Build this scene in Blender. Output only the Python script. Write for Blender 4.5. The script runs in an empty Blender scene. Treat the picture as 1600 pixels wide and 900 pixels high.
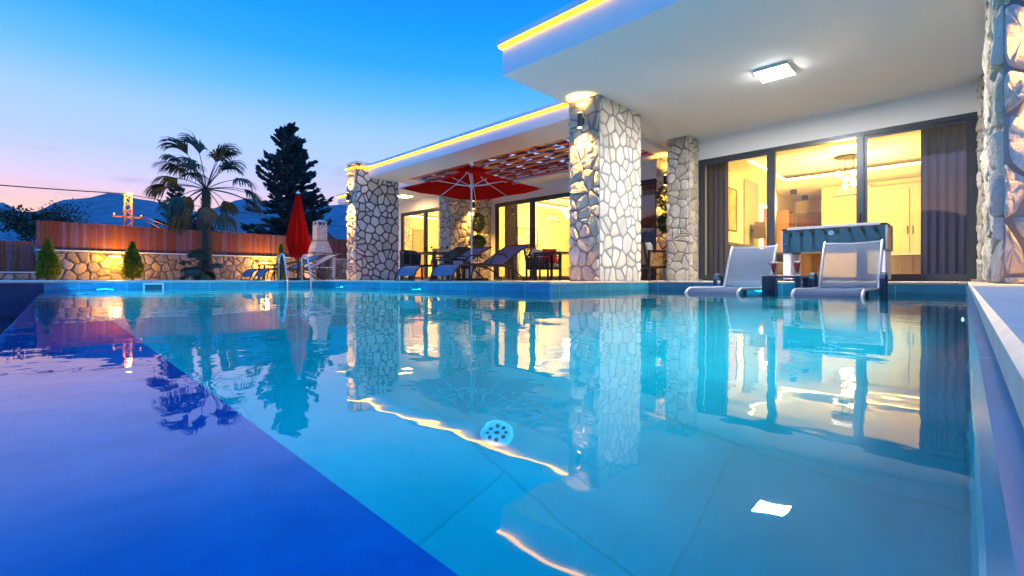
import bpy, math, random
from mathutils import Vector, Matrix, noise as mnoise
random.seed(11)
R = math.radians
C = bpy.context.scene.collection
sc = bpy.context.scene

# ------------------------------------------------------------------ camera
cam_d = bpy.data.cameras.new('camera'); cam = bpy.data.objects.new('camera', cam_d); C.objects.link(cam)
cam.location = (0, 0, 0.04)
cam.rotation_euler = (R(90), 0, R(43.97))
cam_d.sensor_width = 36; cam_d.lens = 735 / 1600 * 36
cam_d.shift_y = -(450 - 435.5) / 1600
cam_d.clip_start = 0.005; cam_d.clip_end = 6000
sc.camera = cam
# ------------------------------------------------------------------ world: dusk sky
w = bpy.data.worlds.new('World'); sc.world = w; w.use_nodes = True
nt = w.node_tree; nt.nodes.clear()
def N(t, **k):
    n = nt.nodes.new(t)
    for a, b in k.items(): setattr(n, a, b)
    return n
def L(a, b): nt.links.new(a, b)
wo = N('ShaderNodeOutputWorld'); bg = N('ShaderNodeBackground')
tc = N('ShaderNodeTexCoord'); sx = N('ShaderNodeSeparateXYZ'); L(tc.outputs['Generated'], sx.inputs[0])
cr = N('ShaderNodeValToRGB'); L(sx.outputs['Z'], cr.inputs[0])
els = [(-0.05, (.30, .27, .40)), (.0, (.95, .62, .42)), (.085, (.98, .60, .46)), (.125, (.92, .60, .64)), (.17, (.66, .62, .96)), (.22, (.46, .61, 1.05)), (.28, (.34, .57, 1.1)), (.34, (.12, .46, 1.12)), (.40, (.02, .35, 1.1)), (.46, (.0, .29, 1.1)), (.52, (.0, .22, 1.1)), (.66, (.03, .50, 1.6)), (1.0, (.03, .50, 1.6))]
e = cr.color_ramp.elements
while len(e) > 1: e.remove(e[0])
e[0].position = 0; e[0].color = (*els[0][1], 1)
for p, c_ in els[1:]:
    q = e.new(max(0, p)); q.color = (*c_, 1)
# warm afterglow low in the west-southwest
dp = N('ShaderNodeVectorMath', operation='DOT_PRODUCT'); L(tc.outputs['Generated'], dp.inputs[0]); dp.inputs[1].default_value = (-.97, -.2, .0)
mr = N('ShaderNodeMapRange'); L(dp.outputs['Value'], mr.inputs[0]); mr.inputs[1].default_value = .2; mr.inputs[2].default_value = 1; mr.inputs[3].default_value = 0; mr.inputs[4].default_value = 1
mz = N('ShaderNodeMapRange'); L(sx.outputs['Z'], mz.inputs[0]); mz.inputs[1].default_value = .16; mz.inputs[2].default_value = .04; mz.inputs[3].default_value = 0; mz.inputs[4].default_value = 1
mm = N('ShaderNodeMath', operation='MULTIPLY'); L(mr.outputs[0], mm.inputs[0]); L(mz.outputs[0], mm.inputs[1])
mx = N('ShaderNodeMix', data_type='RGBA'); L(mm.outputs[0], mx.inputs[0]); L(cr.outputs[0], mx.inputs[6]); mx.inputs[7].default_value = (1.0, .60, .36, 1)
# thin dusk cloud streaks
mp = N('ShaderNodeMapping'); L(tc.outputs['Generated'], mp.inputs[0]); mp.inputs['Scale'].default_value = (3.0, 3.0, 17)
nz = N('ShaderNodeTexNoise'); L(mp.outputs[0], nz.inputs['Vector']); nz.inputs['Scale'].default_value = 2.6; nz.inputs['Detail'].default_value = 6
cm = N('ShaderNodeMapRange'); L(nz.outputs[0], cm.inputs[0]); cm.inputs[1].default_value = .53; cm.inputs[2].default_value = .68; cm.inputs[3].default_value = 0; cm.inputs[4].default_value = .65
cz = N('ShaderNodeValToRGB'); L(sx.outputs['Z'], cz.inputs[0])
ce = cz.color_ramp.elements; ce[0].position = .11; ce[0].color = (0, 0, 0, 1); ce[1].position = .165; ce[1].color = (1, 1, 1, 1)
q = ce.new(.23); q.color = (0, 0, 0, 1)
cmm = N('ShaderNodeMath', operation='MULTIPLY'); L(cm.outputs[0], cmm.inputs[0]); L(cz.outputs[0], cmm.inputs[1])
mx2 = N('ShaderNodeMix', data_type='RGBA'); L(cmm.outputs[0], mx2.inputs[0]); L(mx.outputs[2], mx2.inputs[6]); mx2.inputs[7].default_value = (.30, .27, .52, 1)
# the Nishita sky with the sun just at the horizon, added faintly
sky = N('ShaderNodeTexSky'); sky.sky_type = 'NISHITA'; sky.sun_disc = False; sky.sun_elevation = R(1.0); sky.sun_rotation = R(-100)
sv = N('ShaderNodeVectorMath', operation='SCALE'); L(sky.outputs[0], sv.inputs[0]); sv.inputs['Scale'].default_value = .01
ad = N('ShaderNodeVectorMath', operation='ADD'); L(mx2.outputs[2], ad.inputs[0]); L(sv.outputs[0], ad.inputs[1])
L(ad.outputs[0], bg.inputs[0]); bg.inputs[1].default_value = .75
L(bg.outputs[0], wo.inputs[0])
sc.view_settings.view_transform = 'Standard'; sc.view_settings.look = 'None'; sc.view_settings.exposure = 0.8; sc.view_settings.gamma = 1
cy = sc.cycles
cy.caustics_reflective = False; cy.caustics_refractive = True
cy.sample_clamp_indirect = 7; cy.max_bounces = 12; cy.transparent_max_bounces = 16; cy.diffuse_bounces = 4; cy.glossy_bounces = 5; cy.transmission_bounces = 8
try: cy.use_denoising = True; cy.denoiser = 'OPENIMAGEDENOISE'
except Exception: pass

# ------------------------------------------------------------------ materials
MATS = {}
def pmat(name, col, rough=.5, metal=0.0, var=None, bump=None, island=0.0, spec=.5, coat=0.0, sub=None, scale=(1, 1, 1), gen=False):
    m = bpy.data.materials.new(name); m.use_nodes = True; t = m.node_tree; b = t.nodes['Principled BSDF']
    b.inputs['Base Color'].default_value = (*col, 1); b.inputs['Roughness'].default_value = rough; b.inputs['Metallic'].default_value = metal
    b.inputs['Specular IOR Level'].default_value = spec
    if coat: b.inputs['Coat Weight'].default_value = coat; b.inputs['Coat Roughness'].default_value = .15
    def nn(k, **kw):
        n = t.nodes.new(k)
        for a_, b_ in kw.items(): setattr(n, a_, b_)
        return n
    c = nn('ShaderNodeTexCoord'); mpn = nn('ShaderNodeMapping'); t.links.new(c.outputs['Generated' if gen else 'Object'], mpn.inputs[0]); mpn.inputs['Scale'].default_value = scale
    cur = None
    if var:
        sc_, amt, col2 = var
        n = nn('ShaderNodeTexNoise'); n.inputs['Scale'].default_value = sc_; n.inputs['Detail'].default_value = 5; n.inputs['Roughness'].default_value = .6
        t.links.new(mpn.outputs[0], n.inputs['Vector'])
        r = nn('ShaderNodeMapRange'); r.inputs[1].default_value = .32; r.inputs[2].default_value = .68; r.inputs[3].default_value = 0; r.inputs[4].default_value = amt
        t.links.new(n.outputs[0], r.inputs[0])
        x = nn('ShaderNodeMix', data_type='RGBA'); x.inputs[6].default_value = (*col, 1); x.inputs[7].default_value = (*col2, 1)
        t.links.new(r.outputs[0], x.inputs[0]); cur = x.outputs[2]
    if island:
        g = nn('ShaderNodeNewGeometry'); h = nn('ShaderNodeHueSaturation')
        r = nn('ShaderNodeMapRange'); r.inputs[3].default_value = 1 - island; r.inputs[4].default_value = 1 + island * .6; t.links.new(g.outputs['Random Per Island'], r.inputs[0]); t.links.new(r.outputs[0], h.inputs['Value'])
        mu = nn('ShaderNodeMath', operation='MULTIPLY'); mu.inputs[1].default_value = 7.31; t.links.new(g.outputs['Random Per Island'], mu.inputs[0])
        fr = nn('ShaderNodeMath', operation='FRACT'); t.links.new(mu.outputs[0], fr.inputs[0])
        r2 = nn('ShaderNodeMapRange'); r2.inputs[3].default_value = .5 - .03; r2.inputs[4].default_value = .5 + .025; t.links.new(fr.outputs[0], r2.inputs[0]); t.links.new(r2.outputs[0], h.inputs['Hue'])
        r3 = nn('ShaderNodeMapRange'); r3.inputs[3].default_value = .55; r3.inputs[4].default_value = 1.35; t.links.new(fr.outputs[0], r3.inputs[0]); t.links.new(r3.outputs[0], h.inputs['Saturation'])
        if cur: t.links.new(cur, h.inputs['Color'])
        else: h.inputs['Color'].default_value = (*col, 1)
        cur = h.outputs[0]
    if cur: t.links.new(cur, b.inputs['Base Color'])
    if bump:
        bs, st, dist = bump
        n = nn('ShaderNodeTexNoise'); n.inputs['Scale'].default_value = bs; n.inputs['Detail'].default_value = 6; n.inputs['Roughness'].default_value = .65
        t.links.new(mpn.outputs[0], n.inputs['Vector'])
        bp = nn('ShaderNodeBump'); bp.inputs['Strength'].default_value = st; bp.inputs['Distance'].default_value = dist
        t.links.new(n.outputs[0], bp.inputs['Height']); t.links.new(bp.outputs[0], b.inputs['Normal'])
    if sub: 
        b.inputs['Subsurface Weight'].default_value = sub
    MATS[name] = m; return m
def emat(name, col, st):
    m = bpy.data.materials.new(name); m.use_nodes = True; t = m.node_tree; b = t.nodes['Principled BSDF']
    b.inputs['Base Color'].default_value = (col[0] * .5, col[1] * .5, col[2] * .5, 1); b.inputs['Emission Color'].default_value = (*col, 1); b.inputs['Emission Strength'].default_value = st
    MATS[name] = m; return m
def glassmat(name, tint=(1, 1, 1), ior=1.5, rough=0.0):
    m = bpy.data.materials.new(name); m.use_nodes = True; t = m.node_tree; t.nodes.clear()
    o = t.nodes.new('ShaderNodeOutputMaterial'); mixn = t.nodes.new('ShaderNodeMixShader'); f = t.nodes.new('ShaderNodeFresnel'); gg = t.nodes.new('ShaderNodeNewGeometry'); gm = t.nodes.new('ShaderNodeMapRange'); gm.inputs[3].default_value = ior; gm.inputs[4].default_value = 1 / ior; t.links.new(gg.outputs['Backfacing'], gm.inputs[0]); t.links.new(gm.outputs[0], f.inputs[0])
    tr = t.nodes.new('ShaderNodeBsdfTransparent'); tr.inputs[0].default_value = (*tint, 1); g = t.nodes.new('ShaderNodeBsdfGlossy'); g.inputs['Roughness'].default_value = rough
    t.links.new(f.outputs[0], mixn.inputs[0]); t.links.new(tr.outputs[0], mixn.inputs[1]); t.links.new(g.outputs[0], mixn.inputs[2]); t.links.new(mixn.outputs[0], o.inputs[0]); return m
def transl(name, col, amt=.4, rough=.8, transp=0.0, var=None):
    m = bpy.data.materials.new(name); m.use_nodes = True; t = m.node_tree; t.nodes.clear()
    o = t.nodes.new('ShaderNodeOutputMaterial'); a = t.nodes.new('ShaderNodeBsdfDiffuse'); b = t.nodes.new('ShaderNodeBsdfTranslucent'); mi = t.nodes.new('ShaderNodeMixShader')
    a.inputs[0].default_value = (*col, 1); b.inputs[0].default_value = (*col, 1); mi.inputs[0].default_value = amt
    t.links.new(a.outputs[0], mi.inputs[1]); t.links.new(b.outputs[0], mi.inputs[2]); last = mi
    if transp:
        tr = t.nodes.new('ShaderNodeBsdfTransparent'); m2 = t.nodes.new('ShaderNodeMixShader'); m2.inputs[0].default_value = transp
        t.links.new(mi.outputs[0], m2.inputs[1]); t.links.new(tr.outputs[0], m2.inputs[2]); last = m2
    if var:
        c = t.nodes.new('ShaderNodeTexCoord'); n = t.nodes.new('ShaderNodeTexNoise'); n.inputs['Scale'].default_value = var[0]; t.links.new(c.outputs['Object'], n.inputs['Vector'])
        x = t.nodes.new('ShaderNodeMix'); x.data_type = 'RGBA'; x.inputs[6].default_value = (*col, 1); x.inputs[7].default_value = (*var[1], 1); t.links.new(n.outputs[0], x.inputs[0])
        t.links.new(x.outputs[2], a.inputs[0]); t.links.new(x.outputs[2], b.inputs[0])
    t.links.new(last.outputs[0], o.inputs[0]); return m
def tilemat(name, col, col2, grout, size, axes='XY', rough=.25, mort=.006, bump=.25, offset=.5, var=3.0, spec=.5, rowh=None):
    """tiles laid in real metres; axes picks the plane"""
    m = bpy.data.materials.new(name); m.use_nodes = True; t = m.node_tree; b = t.nodes['Principled BSDF']; b.inputs['Roughness'].default_value = rough; b.inputs['Specular IOR Level'].default_value = spec
    c = t.nodes.new('ShaderNodeTexCoord'); s = t.nodes.new('ShaderNodeSeparateXYZ'); cb = t.nodes.new('ShaderNodeCombineXYZ'); t.links.new(c.outputs['Object'], s.inputs[0])
    t.links.new(s.outputs[axes[0]], cb.inputs[0]); t.links.new(s.outputs[axes[1]], cb.inputs[1])
    br = t.nodes.new('ShaderNodeTexBrick'); br.offset = offset; br.inputs['Scale'].default_value = 1; br.inputs['Brick Width'].default_value = size; br.inputs['Row Height'].default_value = rowh or size; br.inputs['Mortar Size'].default_value = mort; br.inputs['Mortar Smooth'].default_value = .1
    br.inputs['Color1'].default_value = (*col, 1); br.inputs['Color2'].default_value = (*col2, 1); br.inputs['Mortar'].default_value = (*grout, 1)
    t.links.new(cb.outputs[0], br.inputs['Vector'])
    n = t.nodes.new('ShaderNodeTexNoise'); n.inputs['Scale'].default_value = var; n.inputs['Detail'].default_value = 8; n.inputs['Roughness'].default_value = .62; t.links.new(c.outputs['Object'], n.inputs['Vector'])
    r = t.nodes.new('ShaderNodeMapRange'); r.inputs[1].default_value = .3; r.inputs[2].default_value = .7; r.inputs[3].default_value = .72; r.inputs[4].default_value = 1.22; t.links.new(n.outputs[0], r.inputs[0])
    h = t.nodes.new('ShaderNodeHueSaturation'); t.links.new(br.outputs[0], h.inputs['Color']); t.links.new(r.outputs[0], h.inputs['Value']); t.links.new(h.outputs[0], b.inputs['Base Color'])
    bp = t.nodes.new('ShaderNodeBump'); bp.inputs['Strength'].default_value = bump; bp.inputs['Distance'].default_value = .01; bp.invert = True; t.links.new(br.outputs['Fac'], bp.inputs['Height']); t.links.new(bp.outputs[0], b.inputs['Normal'])
    MATS[name] = m; return m

m_stone = pmat('limestone', (.68, .62, .52), .85, var=(6, .6, (.48, .41, .33)), bump=(16, 1.0, .04), island=.28)
m_stone_smooth = pmat('limestone_cut', (.72, .68, .60), .85, var=(7, .6, (.54, .49, .42)), bump=(24, .8, .02), island=.24)
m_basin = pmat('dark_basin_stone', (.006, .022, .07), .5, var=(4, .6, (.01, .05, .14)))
m_mortar = pmat('grey_mortar', (.30, .29, .29), .95, var=(30, .5, (.21, .20, .20)), bump=(60, .5, .006))
m_dmortar = pmat('dark_mortar', (.13, .095, .085), .95, bump=(60, .5, .006))
m_gstone = pmat('garden_stone', (.34, .225, .17), .9, var=(5, .6, (.28, .20, .16)), bump=(14, .8, .03), island=.3)
m_gmortar = pmat('garden_mortar', (.17, .12, .09), .95, bump=(40, .5, .008))
m_plaster = pmat('white_plaster', (.80, .80, .79), .85, var=(2.5, .25, (.72, .72, .72)), bump=(160, .35, .004))
m_warmwall = pmat('interior_paint', (.80, .68, .38), .8, var=(1.2, .3, (.76, .64, .35)))
m_ceilin = pmat('interior_ceiling', (.82, .75, .55), .8)
m_frame = pmat('anthracite_aluminium', (.045, .055, .075), .35, metal=.3, bump=(200, .05, .001))
m_deck = tilemat('deck_tiles', (.68, .61, .50), (.64, .58, .47), (.3, .28, .26), .6, 'XY', .45, .004, .2, 0)
m_coping = pmat('travertine_coping', (.66, .54, .44), .30, var=(5, .8, (.50, .38, .32)), bump=(28, .4, .004), scale=(1, 3, 1)); m_coping.node_tree.nodes['Principled BSDF'].inputs['Roughness'].default_value = .5
m_pwallx = tilemat('pool_wall_tile', (.03, .25, .38), (.02, .19, .32), (.20, .42, .50), .62, 'YZ', .3, .005, .3, .3, 5, rowh=.145)  # teal wall tiles, here and north: pool light's cyan put into their colour
m_pwally = tilemat('pool_wall_tile_north', (.03, .23, .38), (.02, .17, .32), (.20, .42, .50), .62, 'XZ', .3, .005, .3, .3, 5, rowh=.145)
m_pfloor = tilemat('pool_floor_tile', (.05, .42, .46), (.04, .38, .43), (.035, .32, .35), 1.2, 'XY', .4, .006, .2, .5, 1.2, rowh=.6)
m_weir = pmat('sky_tinted_stone', (.0, .34, .95), .55, var=(13, 1.0, (.0, .20, .75)), bump=(30, .5, .01))  # vivid blue of the reflected sky put into the dark stone's base colour
m_steel = pmat('polished_steel', (.75, .75, .75), .12, metal=1)
m_white = pmat('white_enamel', (.8, .8, .82), .35)
m_whitepole = pmat('white_pole', (.75, .75, .77), .35)
m_red = transl('red_canvas', (.80, .018, .008), .45, var=(3, (.68, .010, .006)))
m_redcush = pmat('red_cushion', (.60, .02, .02), .85, bump=(120, .3, .004))
m_greycush = pmat('grey_cushion', (.52, .52, .54), .9, bump=(120, .3, .004))
m_sling = pmat('blue_grey_sling', (.11, .13, .20), .55, var=(90, .5, (.15, .175, .26)), bump=(500, .2, .001))
m_slingw = transl('silver_mesh_sling', (.17, .21, .31), .3, transp=.28, var=(40, (.14, .18, .27)))
m_darkmetal = pmat('dark_bronze_metal', (.035, .028, .030), .4, metal=.4)
m_navyplastic = pmat('navy_resin', (.02, .05, .10), .35, spec=.6)
m_wicker = pmat('dark_wicker', (.040, .032, .032), .6, var=(70, .6, (.075, .06, .055)), bump=(90, .8, .006), scale=(1, 1, 2))
m_rattan = pmat('honey_rattan', (.50, .28, .10), .6, var=(60, .6, (.30, .15, .05)), bump=(120, .4, .003))
m_woodf = pmat('stained_fence_wood', (.21, .032, .013), .65, var=(5, .6, (.13, .020, .009)), bump=(30, .4, .004), scale=(6, 6, .6), island=.12)
m_woodp = pmat('rust_red_boards', (.55, .028, .007), .75, var=(5, .6, (.36, .016, .005)), bump=(30, .3, .003), island=.2)
m_woodd = pmat('oak_door_wood', (.50, .25, .09), .5, var=(4, .6, (.38, .17, .06)), bump=(20, .2, .002), scale=(8, 8, .7))
m_sage = pmat('sage_painted_wood', (.42, .44, .34), .55)
m_panel = pmat('green_grey_panel', (.30, .31, .22), .7, var=(5, .6, (.22, .24, .16)))
m_curt = transl('grey_curtain', (.11, .11, .15), .1)
m_curtw = transl('white_sheer', (.7, .68, .6), .45)
m_cap = pmat('pale_cap_stone', (.58, .54, .54), .6, var=(6, .3, (.5, .46, .46)))
m_foll = pmat('conifer_needles', (.035, .07, .045), .7, island=.45)
m_folspruce = pmat('spruce_needles', (.035, .075, .070), .75, island=.45)
m_thuja = transl('thuja_leaves', (.30, .30, .03), .5, var=(9, (.14, .17, .02)))  # leaves brightened yellow, with the garden lamp's glow put into their colour
m_boxw = pmat('topiary_leaves', (.05, .11, .015), .6, island=.5)
m_palm = pmat('palm_leaf', (.040, .062, .030), .8, island=.4)
m_palmdry = pmat('dry_palm_leaf', (.20, .12, .06), .8, island=.3)
m_bark = pmat('bark', (.13, .085, .06), .95, var=(12, .7, (.06, .04, .03)), bump=(22, 1, .04), scale=(1, 1, 3))
m_pot = pmat('terracotta_pot', (.45, .30, .22), .7)
m_potw = pmat('white_pot', (.68, .66, .64), .6)
m_hill = pmat('haze_tinted_scrub', (.03, .24, .36), .95, var=(.05, 1.0, (.010, .085, .15)), bump=(.05, 1, 25))  # blue distance haze put into the scrub's base colours
m_ground = pmat('dry_grass_ground', (.10, .11, .05), .95, var=(.3, .8, (.16, .13, .07)))
m_led = emat('amber_led', (1, .46, .004), 6)
m_ledw = emat('warm_cove_led', (1, .66, .18), 9)
m_bulb = emat('warm_globe', (1, .62, .20), 10)
m_lampw = emat('cool_white_diffuser', (1, .97, .93), 300)
m_flood = emat('amber_flood', (1, .55, .07), 18)
m_poolled = emat('pool_lamp_lens', (.55, .85, 1), 25)
m_glass = glassmat('window_glass', (.97, .98, .98), 1.75)
m_tglass = glassmat('drinking_glass', (.93, .95, .95), 1.45)
m_juice = pmat('red_juice', (.62, .02, .01), .15)
m_foam = pmat('pink_foam', (.75, .40, .34), .8)
m_wine = pmat('red_wine', (.08, .003, .004), .1)
m_black = pmat('black_plastic', (.012, .012, .014), .35)
m_tableblue = pmat('petrol_laminate', (.008, .045, .09), .35, coat=.2)
m_alu = pmat('brushed_aluminium', (.42, .44, .50), .35, metal=.5)
m_lilac = pmat('pale_lilac_leg', (.66, .64, .80), .4)
m_shade = pmat('taupe_lampshade', (.22, .17, .14), .9)
m_ac = pmat('cream_plastic', (.75, .70, .55), .4)
m_sofa = pmat('charcoal_sofa', (.06, .055, .05), .95, bump=(60, .4, .006))
m_pylon = pmat('orange_lit_galvanised_steel', (.42, .20, .06), .5, metal=.3)  # the lamp's orange light put into the steel's base colour
m_roofin = pmat('roof_underlay', (.25, .22, .2), .9)

# water
m_water = bpy.data.materials.new('pool_water'); m_water.use_nodes = True; t = m_water.node_tree; t.nodes.clear()
o = t.nodes.new('ShaderNodeOutputMaterial'); rf = t.nodes.new('ShaderNodeBsdfRefraction'); rf.inputs['IOR'].default_value = 1.33; rf.inputs['Roughness'].default_value = 0; rf.inputs[0].default_value = (.16, .95, 1, 1)
gl = t.nodes.new('ShaderNodeBsdfGlossy'); gl.inputs['Roughness'].default_value = 0.012; fr = t.nodes.new('ShaderNodeFresnel'); fr.inputs[0].default_value = 1.62
tcn = t.nodes.new('ShaderNodeTexCoord')
def wn(scale, det, sca):
    mp_ = t.nodes.new('ShaderNodeMapping'); mp_.inputs['Scale'].default_value = sca; mp_.inputs['Rotation'].default_value = (0, 0, R(20)); t.links.new(tcn.outputs['Object'], mp_.inputs[0])
    n_ = t.nodes.new('ShaderNodeTexNoise'); n_.inputs['Scale'].default_value = scale; n_.inputs['Detail'].default_value = det; t.links.new(mp_.outputs[0], n_.inputs['Vector']); return n_
n1 = wn(1.3, 2, (1, 1, 1)); n2 = wn(7, 2, (1, 1.3, 1))
mu = t.nodes.new('ShaderNodeMath'); mu.operation = 'MULTIPLY_ADD'; mu.inputs[1].default_value = .15
t.links.new(n2.outputs[0], mu.inputs[0]); t.links.new(n1.outputs[0], mu.inputs[2])
bp = t.nodes.new('ShaderNodeBump'); bp.inputs['Strength'].default_value = 1.0; bp.inputs['Distance'].default_value = .0055; t.links.new(mu.outputs[0], bp.inputs['Height'])
mi = t.nodes.new('ShaderNodeMixShader')
for nd in (rf, gl, fr): t.links.new(bp.outputs[0], nd.inputs['Normal'])
t.links.new(fr.outputs[0], mi.inputs[0]); t.links.new(rf.outputs[0], mi.inputs[1]); t.links.new(gl.outputs[0], mi.inputs[2]); t.links.new(mi.outputs[0], o.inputs[0])

# ------------------------------------------------------------------ mesh helpers
class MB:
    def __init__(s): s.v = []; s.f = []; s.mi = []; s.cur = 0; s.mats = []
    def use(s, m):
        if m not in s.mats: s.mats.append(m)
        s.cur = s.mats.index(m); return s
    def add(s, vs, fs, M=None):
        k = len(s.v)
        for p in vs:
            p = Vector(p)
            if M is not None: p = M @ p
            s.v.append(tuple(p))
        for f in fs: s.f.append(tuple(i + k for i in f)); s.mi.append(s.cur)
        return s
    def box(s, x0, x1, y0, y1, z0, z1, M=None, bev=0):
        if bev:
            b = min(bev, abs(x1 - x0) * .45, abs(y1 - y0) * .45, abs(z1 - z0) * .45)
            xs, ys, zs = (x0, x1), (y0, y1), (z0, z1); vs = []; idx = {}
            for i in (0, 1):
                for j in (0, 1):
                    for k in (0, 1):
                        sx_, sy_, sz_ = (b if i == 0 else -b), (b if j == 0 else -b), (b if k == 0 else -b)
                        idx[i, j, k, 0] = len(vs); vs.append((xs[i], ys[j] + sy_, zs[k] + sz_))
                        idx[i, j, k, 1] = len(vs); vs.append((xs[i] + sx_, ys[j], zs[k] + sz_))
                        idx[i, j, k, 2] = len(vs); vs.append((xs[i] + sx_, ys[j] + sy_, zs[k]))
            fs = []
            for i in (0, 1):
                a = [idx[i, 0, 0, 0], idx[i, 1, 0, 0], idx[i, 1, 1, 0], idx[i, 0, 1, 0]]; fs.append(a if i else a[::-1])
                a = [idx[0, i, 0, 1], idx[0, i, 1, 1], idx[1, i, 1, 1], idx[1, i, 0, 1]]; fs.append(a if i else a[::-1])
                a = [idx[0, 0, i, 2], idx[1, 0, i, 2], idx[1, 1, i, 2], idx[0, 1, i, 2]]; fs.append(a if i else a[::-1])
            for i in (0, 1):
                for j in (0, 1):
                    fl = (i == j)
                    a = [idx[i, j, 0, 0], idx[i, j, 0, 1], idx[i, j, 1, 1], idx[i, j, 1, 0]]; fs.append(a if not fl else a[::-1])
                    a = [idx[i, 0, j, 0], idx[i, 0, j, 2], idx[i, 1, j, 2], idx[i, 1, j, 0]]; fs.append(a if fl else a[::-1])
                    a = [idx[0, i, j, 1], idx[0, i, j, 2], idx[1, i, j, 2], idx[1, i, j, 1]]; fs.append(a if not fl else a[::-1])
                    for k in (0, 1): fs.append([idx[i, j, k, 0], idx[i, j, k, 1], idx[i, j, k, 2]])
            return s.add(vs, fs, M)
        return s.add([(x0, y0, z0), (x1, y0, z0), (x1, y1, z0), (x0, y1, z0), (x0, y0, z1), (x1, y0, z1), (x1, y1, z1), (x0, y1, z1)],
                     [(0, 3, 2, 1), (4, 5, 6, 7), (0, 1, 5, 4), (1, 2, 6, 5), (2, 3, 7, 6), (3, 0, 4, 7)], M)
    def tube(s, pts, r, seg=8, cap=True, closed=False):
        pts = [Vector(p) for p in pts]; n = len(pts); k = len(s.v); rr = r if isinstance(r, (list, tuple)) else [r] * n
        prev = None
        for i, p in enumerate(pts):
            if closed: d = pts[(i + 1) % n] - pts[i - 1]
            else: d = pts[min(i + 1, n - 1)] - pts[max(i - 1, 0)]
            d.normalize()
            if prev is None:
                a = Vector((0, 0, 1)) if abs(d.z) < .9 else Vector((1, 0, 0)); u = d.cross(a).normalized()
            else: u = (prev - d * prev.dot(d)).normalized()
            prev = u; v = d.cross(u)
            for j in range(seg):
                a = 2 * math.pi * j / seg; s.v.append(tuple(p + (u * math.cos(a) + v * math.sin(a)) * rr[i]))
        for i in range(n if closed else n - 1):
            i2 = (i + 1) % n
            for j in range(seg):
                j2 = (j + 1) % seg; s.f.append((k + i * seg + j, k + i * seg + j2, k + i2 * seg + j2, k + i2 * seg + j)); s.mi.append(s.cur)
        if cap and not closed:
            s.f.append(tuple(k + j for j in range(seg))[::-1]); s.mi.append(s.cur)
            s.f.append(tuple(k + (n - 1) * seg + j for j in range(seg))); s.mi.append(s.cur)
        return s
    def lathe(s, prof, seg=20, c=(0, 0, 0)):
        k = len(s.v); n = len(prof)
        for r, z in prof:
            for j in range(seg):
                a = 2 * math.pi * j / seg; s.v.append((c[0] + r * math.cos(a), c[1] + r * math.sin(a), c[2] + z))
        for i in range(n - 1):
            for j in range(seg):
                j2 = (j + 1) % seg; s.f.append((k + i * seg + j, k + i * seg + j2, k + (i + 1) * seg + j2, k + (i + 1) * seg + j)); s.mi.append(s.cur)
        if prof[0][0] > 1e-4: s.f.append(tuple(k + j for j in range(seg))[::-1]); s.mi.append(s.cur)
        if prof[-1][0] > 1e-4: s.f.append(tuple(k + (n - 1) * seg + j for j in range(seg))); s.mi.append(s.cur)
        return s
    def sheet(s, rows, thick=0.0):
        """rows: list of lists of points -> grid; optional thickness downwards along normal"""
        n, m = len(rows), len(rows[0])
        vs = [p for r_ in rows for p in r_]; fs = [(i * m + j, i * m + j + 1, (i + 1) * m + j + 1, (i + 1) * m + j) for i in range(n - 1) for j in range(m - 1)]
        return s.add(vs, fs)
    def build(s, name, mat=None, parent=None, smooth=False, world=False, solid=0, bevel=0, sub=0):
        me = bpy.data.meshes.new(name); me.from_pydata(s.v, [], s.f)
        ms = s.mats if s.mats else [mat]
        for m_ in ms: me.materials.append(m_)
        if s.mats: me.polygons.foreach_set('material_index', s.mi)
        me.update()
        import bmesh
        b = bmesh.new(); b.from_mesh(me); bmesh.ops.recalc_face_normals(b, faces=b.faces)
        if all(abs(v_.co.z - b.verts[:][0].co.z) < 1e-5 for v_ in b.verts):
            for f_ in b.faces:
                if f_.normal.z < 0: f_.normal_flip()
        if solid:
            bmesh.ops.solidify(b, geom=b.faces[:], thickness=solid)
        b.to_mesh(me); b.free()
        if smooth:
            me.polygons.foreach_set('use_smooth', [True] * len(me.polygons))
            try: me.set_sharp_from_angle(angle=R(40))
            except Exception: pass
        o_ = bpy.data.objects.new(name, me); C.objects.link(o_)
        if sub: md = o_.modifiers.new('s', 'SUBSURF'); md.levels = sub; md.render_levels = sub
        if parent is not None:
            o_.parent = parent
            if world:
                p = parent; off = Vector(p.location)
                while p.parent: p = p.parent; off += Vector(p.location)
                o_.location = -off
        return o_
def tag(o_, label, cat, group=None, kind=None):
    if label: o_['label'] = label
    if cat: o_['category'] = cat
    if group: o_['group'] = group
    if kind: o_['kind'] = kind
    return o_
def thing(name, label, cat, loc=(0, 0, 0), rz=0, group=None):
    e_ = bpy.data.objects.new(name, None); C.objects.link(e_); e_.location = loc; e_.rotation_euler = (0, 0, rz); e_.empty_display_size = .1
    return tag(e_, label, cat, group)
def struct(name, mb, mat=None, **k):
    o_ = mb.build(name, mat, **k); o_['kind'] = 'structure'; return o_
def dup(o_, loc, rz, label, group=None):
    r_ = o_.copy(); C.objects.link(r_); r_.location = loc; r_.rotation_euler = (0, 0, rz); r_['label'] = label
    if group: r_['group'] = group
    def kids(a, b):
        for ch in list(a.children):
            c_ = ch.copy(); C.objects.link(c_); c_.parent = b; kids(ch, c_)
    kids(o_, r_); return r_
def light(kind, name, loc, energy, col, parent=None, **k):
    d = bpy.data.lights.new(name, kind); d.energy = energy; d.color = col
    for a, b in k.items(): setattr(d, a, b)
    o_ = bpy.data.objects.new(name, d); C.objects.link(o_); o_.location = loc
    if parent: o_.parent = parent
    return o_

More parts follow.
